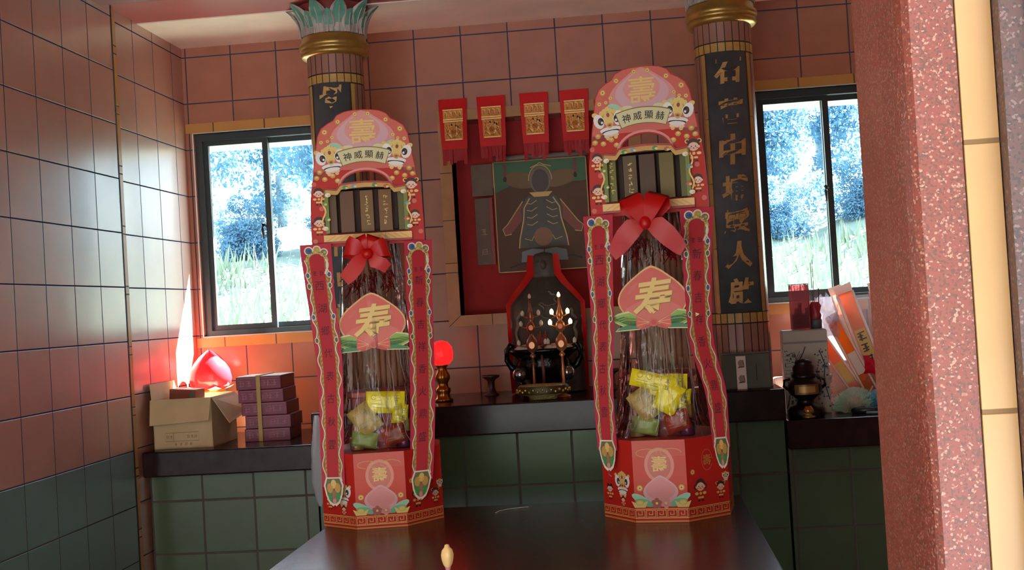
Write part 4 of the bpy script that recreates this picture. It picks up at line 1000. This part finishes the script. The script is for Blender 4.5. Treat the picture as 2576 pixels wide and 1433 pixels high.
b = MB(); b.box((-.033, -.008, 0), (.03, .015, .285), mat('#6a4a38', .45, noise=.1, nscale=15))
for i in range(2): scribble(b, 0, .14-.085*i, .03, mat('#a88058', .5), .0085, i+3)
b.build('board', t)
b = MB(); b.box((.03, -.012, 0), (.044, .01, .285), mat('#9a2420', .4)); b.build('red_edge', t)
b = MB(); b.box((1.195, .09, 1.925), (1.285, .115, 2.06), mat('#75604e', .5, noise=.12, nscale=20)); b.box((1.285, .085, 1.955), (1.298, .11, 2.06), mat('#8a2420', .4)); tag(b.build('wall_plaque'), 'plain grey brown plaque high in the red niche above the tablet', 'plaque')

# ------------------------------------------------------------------ stone idol with cape and red sash
IX, IY = 1.503, -.2
t = thing('stone_idol', 'dark stone idol in a dragon cape with red sash, centre of the altar', 'statue', (IX, IY, AZ))
m_st = mat('#4e4640', .55, name='dark_stone', noise=.2, nscale=18, bump=.3, bscale=30); m_cape = mat('#3e3a33', .6, name='dark_cape', noise=.2, nscale=30, bump=.2, bscale=60); m_emb = mat('#6e675c', .5, name='grey_embroidery', noise=.15, nscale=40)
b = MB()
b.lathe([(.0, 0), (.13, 0), (.135, .02), (.13, .2), (.125, .33), (.1, .40), (.07, .44), (.05, .455), (.045, .462), (.05, .475), (.056, .5), (.056, .52), (.048, .54), (.032, .555), (.0, .562)], m_st, 28, sy=.62)
b.sphere((0, -.05, .508), (.012, .016, .02), m_st, 10, 6)
for s in (-1, 1): b.ell(s*.018, .522, .007, .003, INK, .047, 8)
b.build('body', t)
b = MB(); vs = []; fs = []; n = 26; k_ = 20
for i in range(k_+1):
    s = i/k_; z = .46-.455*s; r = .05+.098*min(1, s*4.4)
    for j in range(n+1):
        a = -PI/2+(j/n-.5)*4.6; f = .004*math.sin(j*1.9)*(s)
        vs.append(((r+f)*math.cos(a), (r+f)*.72*math.sin(a), z))
for i in range(k_):
    for j in range(n): q = i*(n+1)+j; fs.append((q, q+n+1, q+n+2, q+1))
b.add(vs, fs, m_cape, True)
def capept(u, v, h=.006):  # u in -1..1, v height
    s = (.46-v)/.455; r = .05+.098*min(1, max(0, s)*4.4)+h; a = -PI/2+u*1.35
    return (r*math.cos(a), r*.72*math.sin(a), v)
for pts, wd in (([(-.5, .33), (-.62, .28), (-.66, .2), (-.55, .14), (-.7, .1)], .013), ([(.5, .33), (.64, .29), (.6, .22), (.7, .16), (.6, .1)], .013), ([(.1, .4), (.25, .385), (.2, .35), (.05, .345), (-.1, .36), (.02, .315)], .008), ([(-.3, .3), (-.1, .31), (.1, .29), (.3, .31)], .007), ([(-.85, .3), (-.9, .2), (-.85, .1)], .006), ([(.85, .3), (.9, .2), (.85, .1)], .006)):
    fine = []
    for i in range(len(pts)-1):
        for f in range(6): fine.append((pts[i][0]+(pts[i+1][0]-pts[i][0])*f/6+.03*math.sin(f*1.3+i), pts[i][1]+(pts[i+1][1]-pts[i][1])*f/6))
    b.tube([capept(u, v) for u, v in fine], wd*.55, m_emb, 6)
b.build('cape', t)
b = MB()
for s in (-1, 1):
    pts = []; sd = []
    for i in range(15):
        f = i/14; v = .55-.545*f
        if f < .16: u = .03+.018*f*6; p = (s*(.05+.04*f), -.03, v)
        else:
            g = min(1, (f-.16)/.19); x_ = .056+.092*g; p = (s*x_, -.055-.03*math.sin(g*PI*.5)+.035*g, v)
        pts.append(p); sd.append(Vector((s*1, -.35, .1)) if f < .6 else Vector((s*.5, -.85, 0)))
    ribbon(b, pts, [.024+.008*math.sin(i*.7) for i in range(15)], CLOTHRED, [q.normalized() for q in sd])
b.build('sash', t)

# incense burner (boat shaped, with ear handles, ash and two bright bosses)
t = thing('incense_burner', 'black bronze incense burner with ears and ash, before the stone idol', 'incense burner', (1.495, -.41, AZ))
m_bz = mat('#17120f', .22, .6, name='black_bronze', bump=.15, bscale=80)
b = MB(); b.lathe([(0, 0), (.085, 0), (.088, .012), (.07, .02), (.062, .05), (.075, .075), (.1, .1), (.108, .125), (.1, .145), (.115, .158), (.133, .172), (.135, .182), (.12, .184), (.1, .16), (0, .15)], m_bz, 36, sy=.62)
for s in (-1, 1):
    b.tube([(s*.095, 0, .1), (s*.125, 0, .115), (s*.142, 0, .145), (s*.14, 0, .18), (s*.125, 0, .2), (s*.112, 0, .192)], [.014, .013, .011, .012, .013, .008], m_bz, 10)
    b.tube([(s*.07, -.04, .02), (s*.085, -.05, .03), (s*.08, -.045, .06)], [.018, .014, .012], m_bz, 8)
b.build('body', t)
b = MB(); b.sphere((-.058, -.01, .176), (.056, .056, .026), mat('#b8aca4', .9, noise=.2, nscale=60), 16, 8); b.sphere((.06, -.01, .178), (.058, .056, .024), mat('#b8aca4', .9, noise=.2, nscale=60), 16, 8); b.build('ash', t)
b = MB()
for i in range(7): b.tube([(-.005+.006*i-.018, .005*(i % 3), .17), (-.005+.007*i-.018, .004*(i % 3), .225+.012*(i % 3))], .0024, mat('#a02a30', .5), 6)
b.tube([(0, -.062, .02), (.002, -.075, .1), (0, -.085, .16)], [.006, .007, .005], mat('#6a2a26', .5), 6)
b.build('incense', t)
for s in (-1, 1):
    b = MB(); b.sphere((s*.09, -.052, .09), .03, mat('#8a8480', .1, .9, name='polished_steel'), 18, 12); b.build('boss', t)
t = thing('gold_bowl', 'shallow gold rimmed bowl with engraved band in front of the incense burner', 'bowl', (1.5, -.59, AZ))
b = MB(); m_gb = mat('#b8a060', .3, .7, name='engraved_gold', bump=.9, bscale=260)
b.lathe([(.0, .002), (.05, .002), (.052, .012), (.06, .016), (.088, .02), (.094, .034), (.092, .052), (.086, .057), (.08, .05), (.07, .025), (0, .022)], m_gb, 36, sy=.6); b.build('body', t)
b = MB(); b.lathe([(.0935, .022), (.0965, .028), (.0965, .046), (.093, .052)], mat('#3a3018', .4, .5), 36, sy=.6)
for i in range(36):
    a = 2*PI*i/36; b.sphere((.0965*math.cos(a), .058*math.sin(a), .036+.006*(i % 2)-.003), .0055, GOLD, 6, 4)
b.build('band', t)
# two gourd candelabra with small bulbs
m_cop = mat('#c0764a', .28, .6, name='copper'); m_blb = mat('#ffd890', .3, emit=4, name='lit_bulb'); m_bof = mat('#c8b8a0', .25, name='unlit_bulb')
def candelabrum(x, label, lit):
    t = thing('gourd_lamp', label, 'lamp', (x, -.508, AZ+.0))
    b = MB(); m_ = m_cop if lit else mat('#8a5238', .3, .6, name='unlit_copper')  # unlit lamp gets a shaded copy of the copper colour
    b.lathe([(0, 0), (.024, 0), (.024, .006), (.006, .012), (.005, .15), (.012, .16), (.008, .165), (.005, .17), (.018, .182), (.0235, .2), (.02, .22), (.008, .235), (.006, .243), (.015, .252), (.019, .266), (.015, .28), (.006, .288), (.012, .298), (.0135, .312), (.009, .328), (.005, .345), (.0045, .375), (0, .376)], m_, 20)
    for z, w_ in ((.195, .05), (.266, .038), (.305, .03)):
        b.tube([(-w_, 0, z+.006), (-w_*.6, -.004, z), (0, -.004, z), (w_*.6, -.004, z), (w_, 0, z+.006)], .0026, m_, 6)
    b.build('stem', t)
    k = 0
    for z, w_ in ((.201, .05), (.272, .038), (.311, .03)):
        for s in (-1, 1):
            b = MB(); on = lit and z > .25; b.lathe([(0, 0), (.006, .001), (.0075, .008), (.007, .014), (.003, .02), (0, .022)], m_blb if on else m_bof, 12, (s*w_, 0, z)); b.build('bulb', t)
    b = MB(); b.lathe([(0, 0), (.0055, .002), (.0065, .008), (.004, .016), (0, .02)], m_blb if lit else m_bof, 12, (0, 0, .375)); b.build('bulb', t)
    b = MB(); b.ell(0, .2, .011, .013, mat('#d8946a', .35, .3), .0245, 14); b.build('medallion', t)
    b = MB(); b.ell(0, .266, .009, .01, mat('#a84a24', .3, .3), .0195, 14); b.build('medallion', t)
candelabrum(1.462, 'unlit copper gourd lamp, on the side toward the glowing red globe', False)
candelabrum(1.572, 'copper gourd lamp with glowing bulbs before the stone idol', True)
# red globe lamp, offering cup, central bits
def globe_lamp(x, label):
    t = thing('globe_lamp', label, 'lamp', (x, -.42, AZ))
    b = MB(); b.lathe([(0, 0), (.036, 0), (.038, .008), (.03, .014), (.026, .03), (.03, .04), (.03, .05), (.022, .056), (.02, .07), (.03, .088), (.03, .1), (.02, .118), (.017, .128), (.024, .138), (.024, .146), (0, .146)], mat('#c07a34', .22, .85, name='polished_brass'), 28); b.build('base', t)
    b = MB(); b.lathe([(.012, .14), (.03, .143), (.044, .16), (.047, .185), (.042, .21), (.028, .228), (.01, .234), (0, .235)], mat('#ff1414', .3, emit=1.6, name='glowing_red'), 28); b.build('globe', t)
globe_lamp(1.1, 'glowing red globe lamp on brass base beside the smaller paper tower')
def cup(x, y, label):
    t = thing('offering_cup', label, 'cup', (x, y, AZ))
    b = MB(); b.lathe([(0, 0), (.03, 0), (.03, .004), (.02, .01), (.014, .03), (.014, .055), (.018, .062), (.034, .072), (.036, .08), (.033, .08), (.016, .068), (0, .066)], mat('#3a2824', .35, name='dark_wood_cup'), 24); b.build('body', t)
cup(1.264, -.22, 'small dark stemmed offering cup between the globe lamp and the idol')
cup(1.745, -.24, 'small dark stemmed offering cup beside the taller paper tower')

# ------------------------------------------------------------------ left counter goods
CZ = .98
t = thing('peach_lamp', 'red translucent peach shaped lamp glowing in sun at the wall corner', 'lamp', (.083, -.15, CZ))
m_pl = bpy.data.materials.new('red_translucent'); m_pl.use_nodes = True
_n = m_pl.node_tree; _b = _n.nodes['Principled BSDF']; _b.inputs['Base Color'].default_value = lin('#ee3440'); _b.inputs['Roughness'].default_value = .18
_tr = _n.nodes.new('ShaderNodeBsdfTranslucent'); _tr.inputs[0].default_value = lin('#ff3a3a'); _mx = _n.nodes.new('ShaderNodeMixShader'); _mx.inputs[0].default_value = .14
_n.links.new(_b.outputs[0], _mx.inputs[1]); _n.links.new(_tr.outputs[0], _mx.inputs[2]); _n.links.new(_mx.outputs[0], _n.nodes['Material Output'].inputs[0])
b = MB(); b.lathe([(0, 0), (.06, 0), (.062, .01), (.03, .02), (.02, .06), (.02, .12), (.045, .15), (.06, .19), (.05, .2), (0, .2)], mat('#c89a4a', .3, .7), 28); b.build('base', t)
b = MB(); b.lathe([(.02, .196), (.06, .198), (.082, .215), (.088, .24), (.082, .275), (.066, .305), (.044, .332), (.02, .352), (.004, .362), (0, .364)], m_pl, 36, wob=lambda a, z: 1-.05*max(0, math.cos(a+PI/2))**30); b.build('shade', t)
b = MB()
for k in range(6):
    a = k*PI/3; c, s = math.cos(a), math.sin(a)
    b.add([(c*.03, s*.03, .19), (c*.075-s*.028, s*.075+c*.028, .2), (c*.098, s*.098, .212), (c*.075+s*.028, s*.075-c*.028, .2)], [(0, 1, 2, 3), (3, 2, 1, 0)], mat('#e0d8c8', .5))
b.build('leaf', t)

m_card = mat('#c4a67c', .75, name='cardboard', noise=.08, nscale=12); m_cprint = mat('#8a5c40', .7)
t = thing('cardboard_box', 'open brown cardboard box with folded flaps at the counter end', 'box', (.115, -.43, CZ), .02)
b = MB(); hx, hy, hh, th = .115, .15, .19, .003
b.box((-hx, -hy, 0), (hx, hy, th), m_card)
for (a, c) in (((-hx, -hy), (hx, -hy+th)), ((-hx, hy-th), (hx, hy)), ((-hx, -hy), (-hx+th, hy)), ((hx-th, -hy), (hx, hy))): b.box((a[0], a[1], 0), (c[0], c[1], hh), m_card)
b.line([(-.07, .03), (.06, .03), (.06, .062), (-.07, .062)], .0016, m_cprint, hy+.0006, True)
b.T = Matrix.Identity(4)
b.line([(-.038, .03), (-.038, .062)], .0016, m_cprint, hy+.0006)
[scribble(b, x_, .046, .013, m_cprint, hy+.0006, k) for k, x_ in enumerate((-.061, -.047, .02, .034, .048))]
for i in range(4): scribble(b, -.03+.02*i, .018, .012, m_cprint, hy+.0006, i+9)
b.build('body', t)
def flap(name, pts):
    b = MB(); n = len(pts); P = [Vector(p) for p in pts]; nn = (P[1]-P[0]).cross(P[2]-P[0]).normalized()*.003
    b.add(P+[p+nn for p in P], [tuple(range(n))[::-1], tuple(range(n, 2*n))]+[(i, (i+1) % n, n+(i+1) % n, n+i) for i in range(n)], m_card); b.build(name, t)
flap('flap', [(-hx-.008, -hy-.002, hh), (hx, -hy-.002, hh), (hx-.004, -hy-.03, hh-.085), (-hx-.004, -hy-.028, hh-.095)])
flap('flap', [(hx, -hy+.01, hh), (hx, hy, hh), (hx+.06, hy-.01, hh-.075), (hx+.05, -hy+.06, hh-.105)])
flap('flap', [(-hx, hy, hh), (-hx, -hy, hh), (-hx-.012, -hy+.02, hh+.06), (-hx-.01, hy-.02, hh+.06)])
flap('flap', [(hx, hy, hh), (-hx, hy, hh), (-hx+.01, hy+.035, hh-.085), (hx-.01, hy+.035, hh-.085)])
b = MB(); b.bbox((-.056, -.04, 0), (.056, .04, .05), mat('#8a4838', .6, name='brown_red_carton'), .002)
b.box((.03, -.0405, .006), (.05, -.04, .04), mat('#5a6a5a', .5)); bb = b.build('carton'); bb.location = (.072, -.40, CZ+.168); bb.rotation_euler = (0, .06, -.12); tag(bb, 'small red brown carton lying in the open cardboard box', 'carton')
b = MB(); b.bbox((-.07, -.1, 0), (.07, .1, .162), mat('#b8a890', .8), .004); bb = b.build('paper_bundle'); bb.location = (.10, -.42, CZ+.004); tag(bb, 'pale paper bundle filling the open cardboard box', 'bundle')

m_mag = mat('#7a2a44', .4, name='maroon_card', noise=.08, nscale=30); m_mt = mat('#b06a78', .45, name='pale_print'); m_mor = mat('#8a4a2c', .5)
lbls = ['maroon gift box, lowest of the strapped stack', 'maroon gift box, second from the bottom of the strapped stack, sticking out', 'maroon gift box in the middle of the strapped stack', 'maroon gift box, second from the top of the strapped stack', 'maroon gift box with white lid edge, topmost of the strapped stack']
offs = [(.018, 0), (.024, .0), (.012, 0), (.002, 0), (-.004, 0)]
for i in range(5):
    t = thing('gift_box', lbls[i], 'box', (.385+offs[i][0], -.36, CZ+.0505*i), .03-.012*i, 'maroon gift boxes in the strapped stack')
    b = MB(); b.bbox((-.09, -.09, 0), (.09, .09, .0495), m_mag, .002)
    [scribble(b, x_, .024, .027, m_mt, .0906, k+2, .07) for k, x_ in enumerate((-.066, -.038, .018, .042, .066))]
    b.rect(-.084, .044, .084, .0465, m_mt, .0905)
    b.build('body', t)
    b = MB(); b.box((.0901, -.06, .01), (.0906, .06, .04), m_mor); b.build('side_label', t)
    if i == 4:
        b = MB(); b.bbox((-.088, -.088, .0496), (.092, .092, .0525), mat('#d8d4c4', .5), .001); b.build('lid', t)
m_strap = mat('#b8924a', .4, name='yellow_strap')
b = MB(); b.box((-.012, -.0975, 0), (.004, -.096, .255), m_strap); b.box((-.012, -.0975, .2555), (.004, .1, .257), m_strap); b.box((-.012, .1, 0), (.004, .1015, .256), m_strap)
bb = b.build('packing_strap'); bb.location = (.385, -.36, CZ+.001); tag(bb, 'yellow plastic strap tied round the maroon gift box stack', 'strap')
# white plastic bag hanging by the altar end
b = MB(); m_bag = clear('white_plastic', gloss=.3, rough=.2, milky=.75, tint='#eef0f4')
rnd = random.Random(4); vs = []; fs = []
for i in range(15):
    s = i/14; z = 1.09-.33*s; r = .012+.03*max(0, math.sin(PI*min(1, s*1.0)))**.7
    for j in range(14):
        a = 2*PI*j/14; q = r*(1+.25*math.sin(a*3+s*5)+.1*rnd.uniform(-1, 1)); vs.append((.672+q*math.cos(a)*.6, -.71+q*.5*math.sin(a), z))
for i in range(14):
    for j in range(14): fs.append((i*14+j, i*14+(j+1) % 14, (i+1)*14+(j+1) % 14, (i+1)*14+j))
b.add(vs, fs, m_bag, True); tag(b.build('plastic_bag'), 'crumpled white plastic bag hanging at the altar end behind the paper tower', 'bag')

# ------------------------------------------------------------------ right counter goods
t = thing('display_block', 'dark grey green block on the altar corner before the column', 'box', (2.245, -.575, AZ))
m_blk = mat('#565240', .45, name='grey_green_lacquer', noise=.08, nscale=10)
b = MB(); b.bbox((-.088, -.028, 0), (.082, .028, .128), m_blk, .003); b.rect(.03, .03, .033, .09, mat('#26241e', .6), .0284); b.build('body', t)
b = MB(); b.box((-.088, -.0275, .1285), (.082, .028, .132), mat('#5c6460', .3)); b.build('top_plate', t)
t = thing('printed_card', 'white card with two brown marks leaning on the grey green block', 'card', (2.223, -.618, AZ))
b = MB(); b.T = Matrix.Rotation(-.06, 4, 'X'); b.box((-.019, 0, .001), (.016, .002, .121), WHITE)
for z in (.095, .04): b.ell(-.0015, z, .011, .013, mat('#a8907a', .6), .0005, 14); b.line([(-.012, z-.014), (.01, z-.012)], .005, mat('#6a5a48', .6), .0008); b.line([(.006, z+.012), (.009, z-.01)], .003, mat('#6a5a48', .6), .0008)
b.build('sheet', t)

t = thing('flower_print_box', 'white carton with black flowering branch print behind the lidded urn', 'box', (2.478, -.4, CZ), -.04)
m_fb = mat('#b9b0a2', .55, name='grey_white_card', noise=.06, nscale=20); m_bk2 = mat('#3a3a44', .6)
b = MB(); b.bbox((-.082, -.05, 0), (.082, .05, .31), m_fb, .003)
h = .0506
b.rect(-.08, .262, .08, .27, mat('#8a8680', .5), h)
rnd = random.Random(11)
for k in range(9):
    x0 = -.03; b.line([(-.02+.004*k, .235-.01*k), (-.04-.001*k, .2-.008*k)], .0016, m_bk2, h)
b.line([(-.078, .02), (-.06, .1), (-.045, .17), (-.01, .225), (.0, .25)], .004, m_bk2, h); b.line([(-.045, .17), (-.03, .2), (-.055, .23)], .0025, m_bk2, h)
b.line([(.078, .05), (.06, .12), (.068, .18), (.05, .235)], .004, m_bk2, h); b.line([(.06, .12), (.035, .15), (.04, .17)], .0025, m_bk2, h)
for k in range(130):
    s = rnd.choice((-1, 1)); x = s*rnd.uniform(.03, .078); z = rnd.uniform(.02, .24); b.ell(x, z, rnd.uniform(.002, .006), rnd.uniform(.002, .004), m_bk2 if k % 3 else mat('#7a7478', .6), h+.0003, 7, rnd.uniform(0, 3))
for k in range(8): b.rect(-.078, .215-.013*k, -.05, .218-.013*k, mat('#8a8680', .5), h)
b.box((.0823, -.045, .005), (.0828, .045, .3), m_fb); b.build('body', t)
b = MB(); b.bbox((-.079, -.047, .3105), (.079, .047, .3125), mat('#a8a298', .5), .0008); b.build('lid', t)
t = thing('incense_canister', 'dark red clear sided box standing on the flower print carton', 'box', (2.472, -.4, CZ+.313))
b = MB(); m_rc = clear('wine_red_plastic', tint='#d08a90', gloss=.2, rough=.1, milky=.35)
b.bbox((-.034, -.03, 0), (.034, .03, .168), m_rc, .003); b.build('shell', t)
b = MB()
for i in range(5): b.box((-.03+.0125*i, -.02, .004), (-.02+.0125*i, .02, .06+.02*(i % 3)), mat('#7a2028', .5))
b.build('contents', t)
b = MB(); b.bbox((-.034, -.03, .1685), (.034, .03, .172), mat('#7a5a58', .4), .001); b.build('cap', t)
t = thing('incense_pot', 'small grey pot of incense sticks with red paper on the carton', 'incense pot', (2.53, -.385, CZ+.313))
b = MB(); b.lathe([(0, 0), (.022, 0), (.024, .03), (.022, .036), (.0, .034)], mat('#5a5e60', .4), 20); b.build('pot', t)
b = MB(); b.lathe([(.018, .034), (.024, .05), (.02, .062), (.022, .085), (.014, .1)], mat('#b02838', .4, name='red_paper'), 14, wob=lambda a, z: 1+.15*math.sin(a*3+z*90)); b.build('paper', t)
b = MB()
for i, (dx, l) in enumerate(((-.006, .25), (-.001, .26), (.013, .15))): b.tube([(dx, 0, .03), (dx*1.3+.002, .002*i, l)], .0012 if i < 2 else .002, mat('#6a3a34', .6), 6)
b.build('incense_stick', t)

t = thing('lidded_urn', 'dark brass lidded urn with gold emblem near the counter edge', 'urn', (2.449, -.565, CZ))
m_ur = mat('#1e1815', .3, .4, name='dark_brass', bump=.1, bscale=60)
b = MB(); b.lathe([(0, 0), (.062, 0), (.066, .006), (.066, .03), (.058, .042), (.036, .048), (.03, .06), (.036, .068), (.054, .082), (.062, .1), (.06, .12), (.048, .135), (.04, .14), (.04, .146), (0, .146)], m_ur, 32)
for s in (-1, 1): b.tube([(s*.055, 0, .1), (s*.074, 0, .115), (s*.072, 0, .135), (s*.05, 0, .14)], [.006, .006, .006, .005], m_ur, 8)
b.build('body', t)
b = MB(); b.lathe([(.046, .147), (.046, .156), (.04, .16), (.04, .182), (.03, .192), (.032, .198), (.026, .208), (0, .212)], m_ur, 28); b.build('lid', t)
b = MB(); vs = []
for i, (r0, m) in enumerate(((1, mat('#7a5434', .4, .4)), (.62, mat('#b08a50', .4, .4)))):
    n = 12; vs = []; fs = []
    for k in range(n+1):
        a = -PI/2+(k/n-.5)*1.5*r0
        for z in (.104-.018*r0, .104+.018*r0):
            rr = .0635+.001*i-.09*abs(z-.104)*.3; vs.append((rr*math.cos(a), rr*math.sin(a), z))
    for k in range(n): fs.append((2*k, 2*k+2, 2*k+3, 2*k+1))
    b.add(vs, fs, m, True)
b.build('emblem', t)
b = MB(); b.lathe([(0, -.002), (.026, -.002), (.026, .004), (.017, .008), (.017, .014), (.024, .018), (.02, .03), (.01, .04)], mat('#b0824a', .25, .7), 18, (0, -.052, .005)); b.build('foot_knob', t)

def backlit(c, f=.8):
    k = ('bl', c, f)
    if k in MATS: return MATS[k]
    m = bpy.data.materials.new('thin_paper'); m.use_nodes = True; n = m.node_tree; bb = n.nodes['Principled BSDF']; bb.inputs['Base Color'].default_value = lin(c); bb.inputs['Roughness'].default_value = .35
    tr = n.nodes.new('ShaderNodeBsdfTranslucent'); tr.inputs[0].default_value = lin(c); mx = n.nodes.new('ShaderNodeMixShader'); mx.inputs[0].default_value = f
    n.links.new(bb.outputs[0], mx.inputs[1]); n.links.new(tr.outputs[0], mx.inputs[2]); n.links.new(mx.outputs[0], n.nodes['Material Output'].inputs[0]); MATS[k] = m
    return m
# clear bag with incense packets
t = thing('incense_bag', 'large clear plastic bag stuffed with incense packets below the window', 'bag', (2.72, -.22, CZ))
b = MB(); rnd = random.Random(9); vs = []; fs = []; n, k_ = 18, 22; m_pb2 = clear('bag_plastic', gloss=.3, rough=.1, bump=1.2, bscale=(18, 18, 18), milky=.1)
for i in range(n+1):
    s = i/n; z = .004+.425*s; hw = .155+.02*math.sin(s*3); dp = .09*(1-.45*s)
    for j in range(k_):
        a = 2*PI*j/k_; q = 1+.04*math.sin(a*5+s*7)+.03*rnd.uniform(-1, 1); vs.append((hw*q*math.cos(a), dp*q*math.sin(a), z))
for i in range(n):
    for j in range(k_): fs.append((i*k_+j, i*k_+(j+1) % k_, (i+1)*k_+(j+1) % k_, (i+1)*k_+j))
b.add(vs, fs, m_pb2, True); b.build('bag', t)
t0 = t
pk = [(.0, .03, .0, .3, .4, '#f0e4e0', 'white rolled incense packet slanting the other way', None), (-.10, -.04, .0, -.55, .40, '#f08a3a', 'orange incense packet leaning beside the flower print carton', None), (-.06, -.072, .0, -.42, .36, '#f0a050', 'orange and white incense packet in the middle of the bag', None), (-.02, -.03, .02, -.3, .44, '#e8a888', 'large pale pink incense packet with yellow label', '平安香'), (.03, .0, .02, -.12, .43, '#e08a90', 'plain pink incense packet behind the labelled packet', None), (-.075, .0, .05, -.25, .40, '#e8c0a8', 'cream wrapped incense packet at the back of the bag', None)]
for i, (dx, dy, dz, rot, l, c, lab, word) in enumerate(pk):
    tt = thing('incense_packet', lab+' in the clear bag' if 'bag' not in lab else lab, 'packet', (2.72+dx+.09, -.22+dy, CZ+.028+dz), 0, 'incense packets in the clear bag')
    tt.rotation_euler = (-.04, rot, 0)
    b = MB(); W2 = .036 if word else .026
    b.bbox((-W2, -.011, 0), (W2, .011, l-.03), backlit(c), .007, 2)
    b.add([(-W2*.9, -.004, l-.034), (W2*.9, -.004, l-.034), (W2*1.05, .003, l+.004), (-W2*1.0, -.003, l)], [(0, 1, 2, 3), (3, 2, 1, 0)], backlit('#f6e2d8', .4))
    for s_ in (-1, 1): b.add([(s_*W2*.98, -.0118, .01), (s_*W2*.72, -.0118, .01), (s_*W2*.72, -.0118, l-.03), (s_*W2*.98, -.0118, l-.03)], [(0, 1, 2, 3) if s_ < 0 else (3, 2, 1, 0)], mat('#f4ece4', .3))  # white edge bands paint highlights along the packet sides
    for k_2 in range(3): b.line([(-W2*.6+.01*k_2, .03+.05*k_2), (W2*.5, .05+.06*k_2)], .006, mat(('#f08028', '#f6ede0', '#e0503a')[(k_2+i+2) % 3], .35), .0119)
    b.build('wrap', tt)
    b = MB(); vs = []; fs = []
    za, zb, m = (.1, .26, mat('#e8c060', .4)) if word else (.05+.03*i, .14+.03*i, mat('#f0c030' if i < 2 else '#f4e4d4', .4))
    b.rect(-W2*.62, za, W2*.62, zb, m, .0124)
    if word:
        for q, ch in enumerate(word): scribble(b, 0, zb-.03-.046*q, .036, INK, .013, q+5, .13)
    b.build('label', tt)
# white crumpled sheet, cloth, duster, cord, pennant packet
b = MB(); rnd = random.Random(13)
vs = []; fs = []; n = 12
for i in range(n+1):
    for j in range(n+1): vs.append((2.545+.085*i/n, -.3+.02*rnd.uniform(-1, 1), CZ+.28+.16*j/n+.01*rnd.uniform(-1, 1)-.03*abs(i/n-.5)))
for i in range(n):
    for j in range(n): a = i*(n+1)+j; fs.append((a, a+n+1, a+n+2, a+1))
b.add(vs, fs, clear('pale_film', gloss=.35, rough=.15, milky=.55, tint='#dfe4f4'), True); tag(b.build('plastic_film'), 'crumpled pale plastic film standing behind the flower print carton', 'plastic film')
b = MB(); b.bbox((2.371, -.26, CZ+.0), (2.44, -.14, CZ+.125), mat('#f0d8d0', .8), .02, 3); tag(b.build('folded_cloth'), 'pale pink folded cloth in sun between the block and the carton', 'cloth')
t = thing('feather_duster', 'fluffy pale green and blue duster with black handle on the counter', 'duster', (2.665, -.45, CZ))
rnd = random.Random(21)
def fluff(name, c, cx, cy, rx, ry, rz_, n_):
    b = MB(); vs = []; fs = []
    for i in range(n_):
        v = Vector((rnd.gauss(0, 1), rnd.gauss(0, 1), abs(rnd.gauss(0, 1)))).normalized(); p = Vector((cx, cy, .004)); q = p+Vector((v.x*rx, v.y*ry, v.z*rz_))*rnd.uniform(.75, 1.1); m_ = p.lerp(q, .6)
        s = v.cross(Vector((rnd.gauss(0, 1), rnd.gauss(0, 1), rnd.gauss(0, 1)))).normalized()*.006; k = len(vs)
        vs += [m_-s, m_+s, q]; fs.append((k, k+1, k+2))
    b.add(vs, fs, backlit(c, .4)); b.sphere((cx, cy, .002+rz_*.55), (rx*.6, ry*.6, rz_*.5), backlit(c, .4), 14, 8); o = b.build(name, t); return o
fluff('fluff', '#dcecd8', -.02, 0, .085, .06, .085, 3200); fluff('fluff', '#8ccae0', .065, -.01, .06, .05, .075, 2600); fluff('fluff', '#e4dcc6', -.03, -.025, .05, .045, .06, 1600)
b = MB(); b.tube([(.0, -.07, .012), (-.04, -.085, .01), (-.01, -.1, .012), (.06, -.095, .014), (.17, -.09, .016)], [.012, .012, .01, .008, .007], mat('#2a2c30', .35), 8); b.build('handle', t)
b = MB(); b.tube([(2.66, -.575, CZ+.007), (2.72, -.59, CZ+.006), (2.8, -.585, CZ+.006), (2.9, -.56, CZ+.006)], .005, mat('#8a98a0', .3), 8); tag(b.build('cable'), 'grey cable lying in front of the fluffy duster', 'cable')
b = MB(); m_rp = backlit('#e02848'); rnd = random.Random(2); vs = []; fs = []; n = 10
for i in range(n+1):
    for j in range(n+1):
        u, v = i/n, j/n; vs.append((2.70+.13*u, -.36-.03*math.sin(u*5+v*3)+.008*rnd.uniform(-1, 1), CZ+.13+.07*v*(1-.5*u)+.03*math.sin(u*7)*.4-.045*u))
for i in range(n):
    for j in range(n): a = i*(n+1)+j; fs.append((a, a+n+1, a+n+2, a+1))
b.add(vs, fs, m_rp, True); tag(b.build('crimson_wrapper'), 'crumpled crimson wrapper lying against the incense bag', 'wrapper')

# ------------------------------------------------------------------ small things on the offering table
t = thing('electric_candle', 'small electric candle with cream flame bulb near the table front', 'candle', (1.369, -2.2, .8))
b = MB(); b.lathe([(0, 0), (.012, 0), (.013, .004), (.0065, .008), (.006, .032), (.0075, .038)], mat('#e0909a', .3, name='pink_plastic'), 16); b.build('stick', t)
b = MB(); b.lathe([(.006, .036), (.0105, .044), (.0135, .056), (.0145, .066), (.012, .077), (.006, .084), (.005, .089), (0, .091)], mat('#e0b878', .3, name='cream_bulb', emit=.12), 16, wob=lambda a, z: 1+.08*math.sin(a*4)); b.build('bulb', t)
b = MB(); b.tube([(1.377, -1.27, .8022), (1.385, -1.24, .8022), (1.41, -1.21, .8022), (1.45, -1.19, .8022), (1.475, -1.186, .8022)], .0012, mat('#d8d4cc', .4), 6); tag(b.build('reflection_arc'), 'short curved white line in place of a plate reflection on the offering table', 'reflection_arc')  # pale curve stands in for a plate's reflection on the table
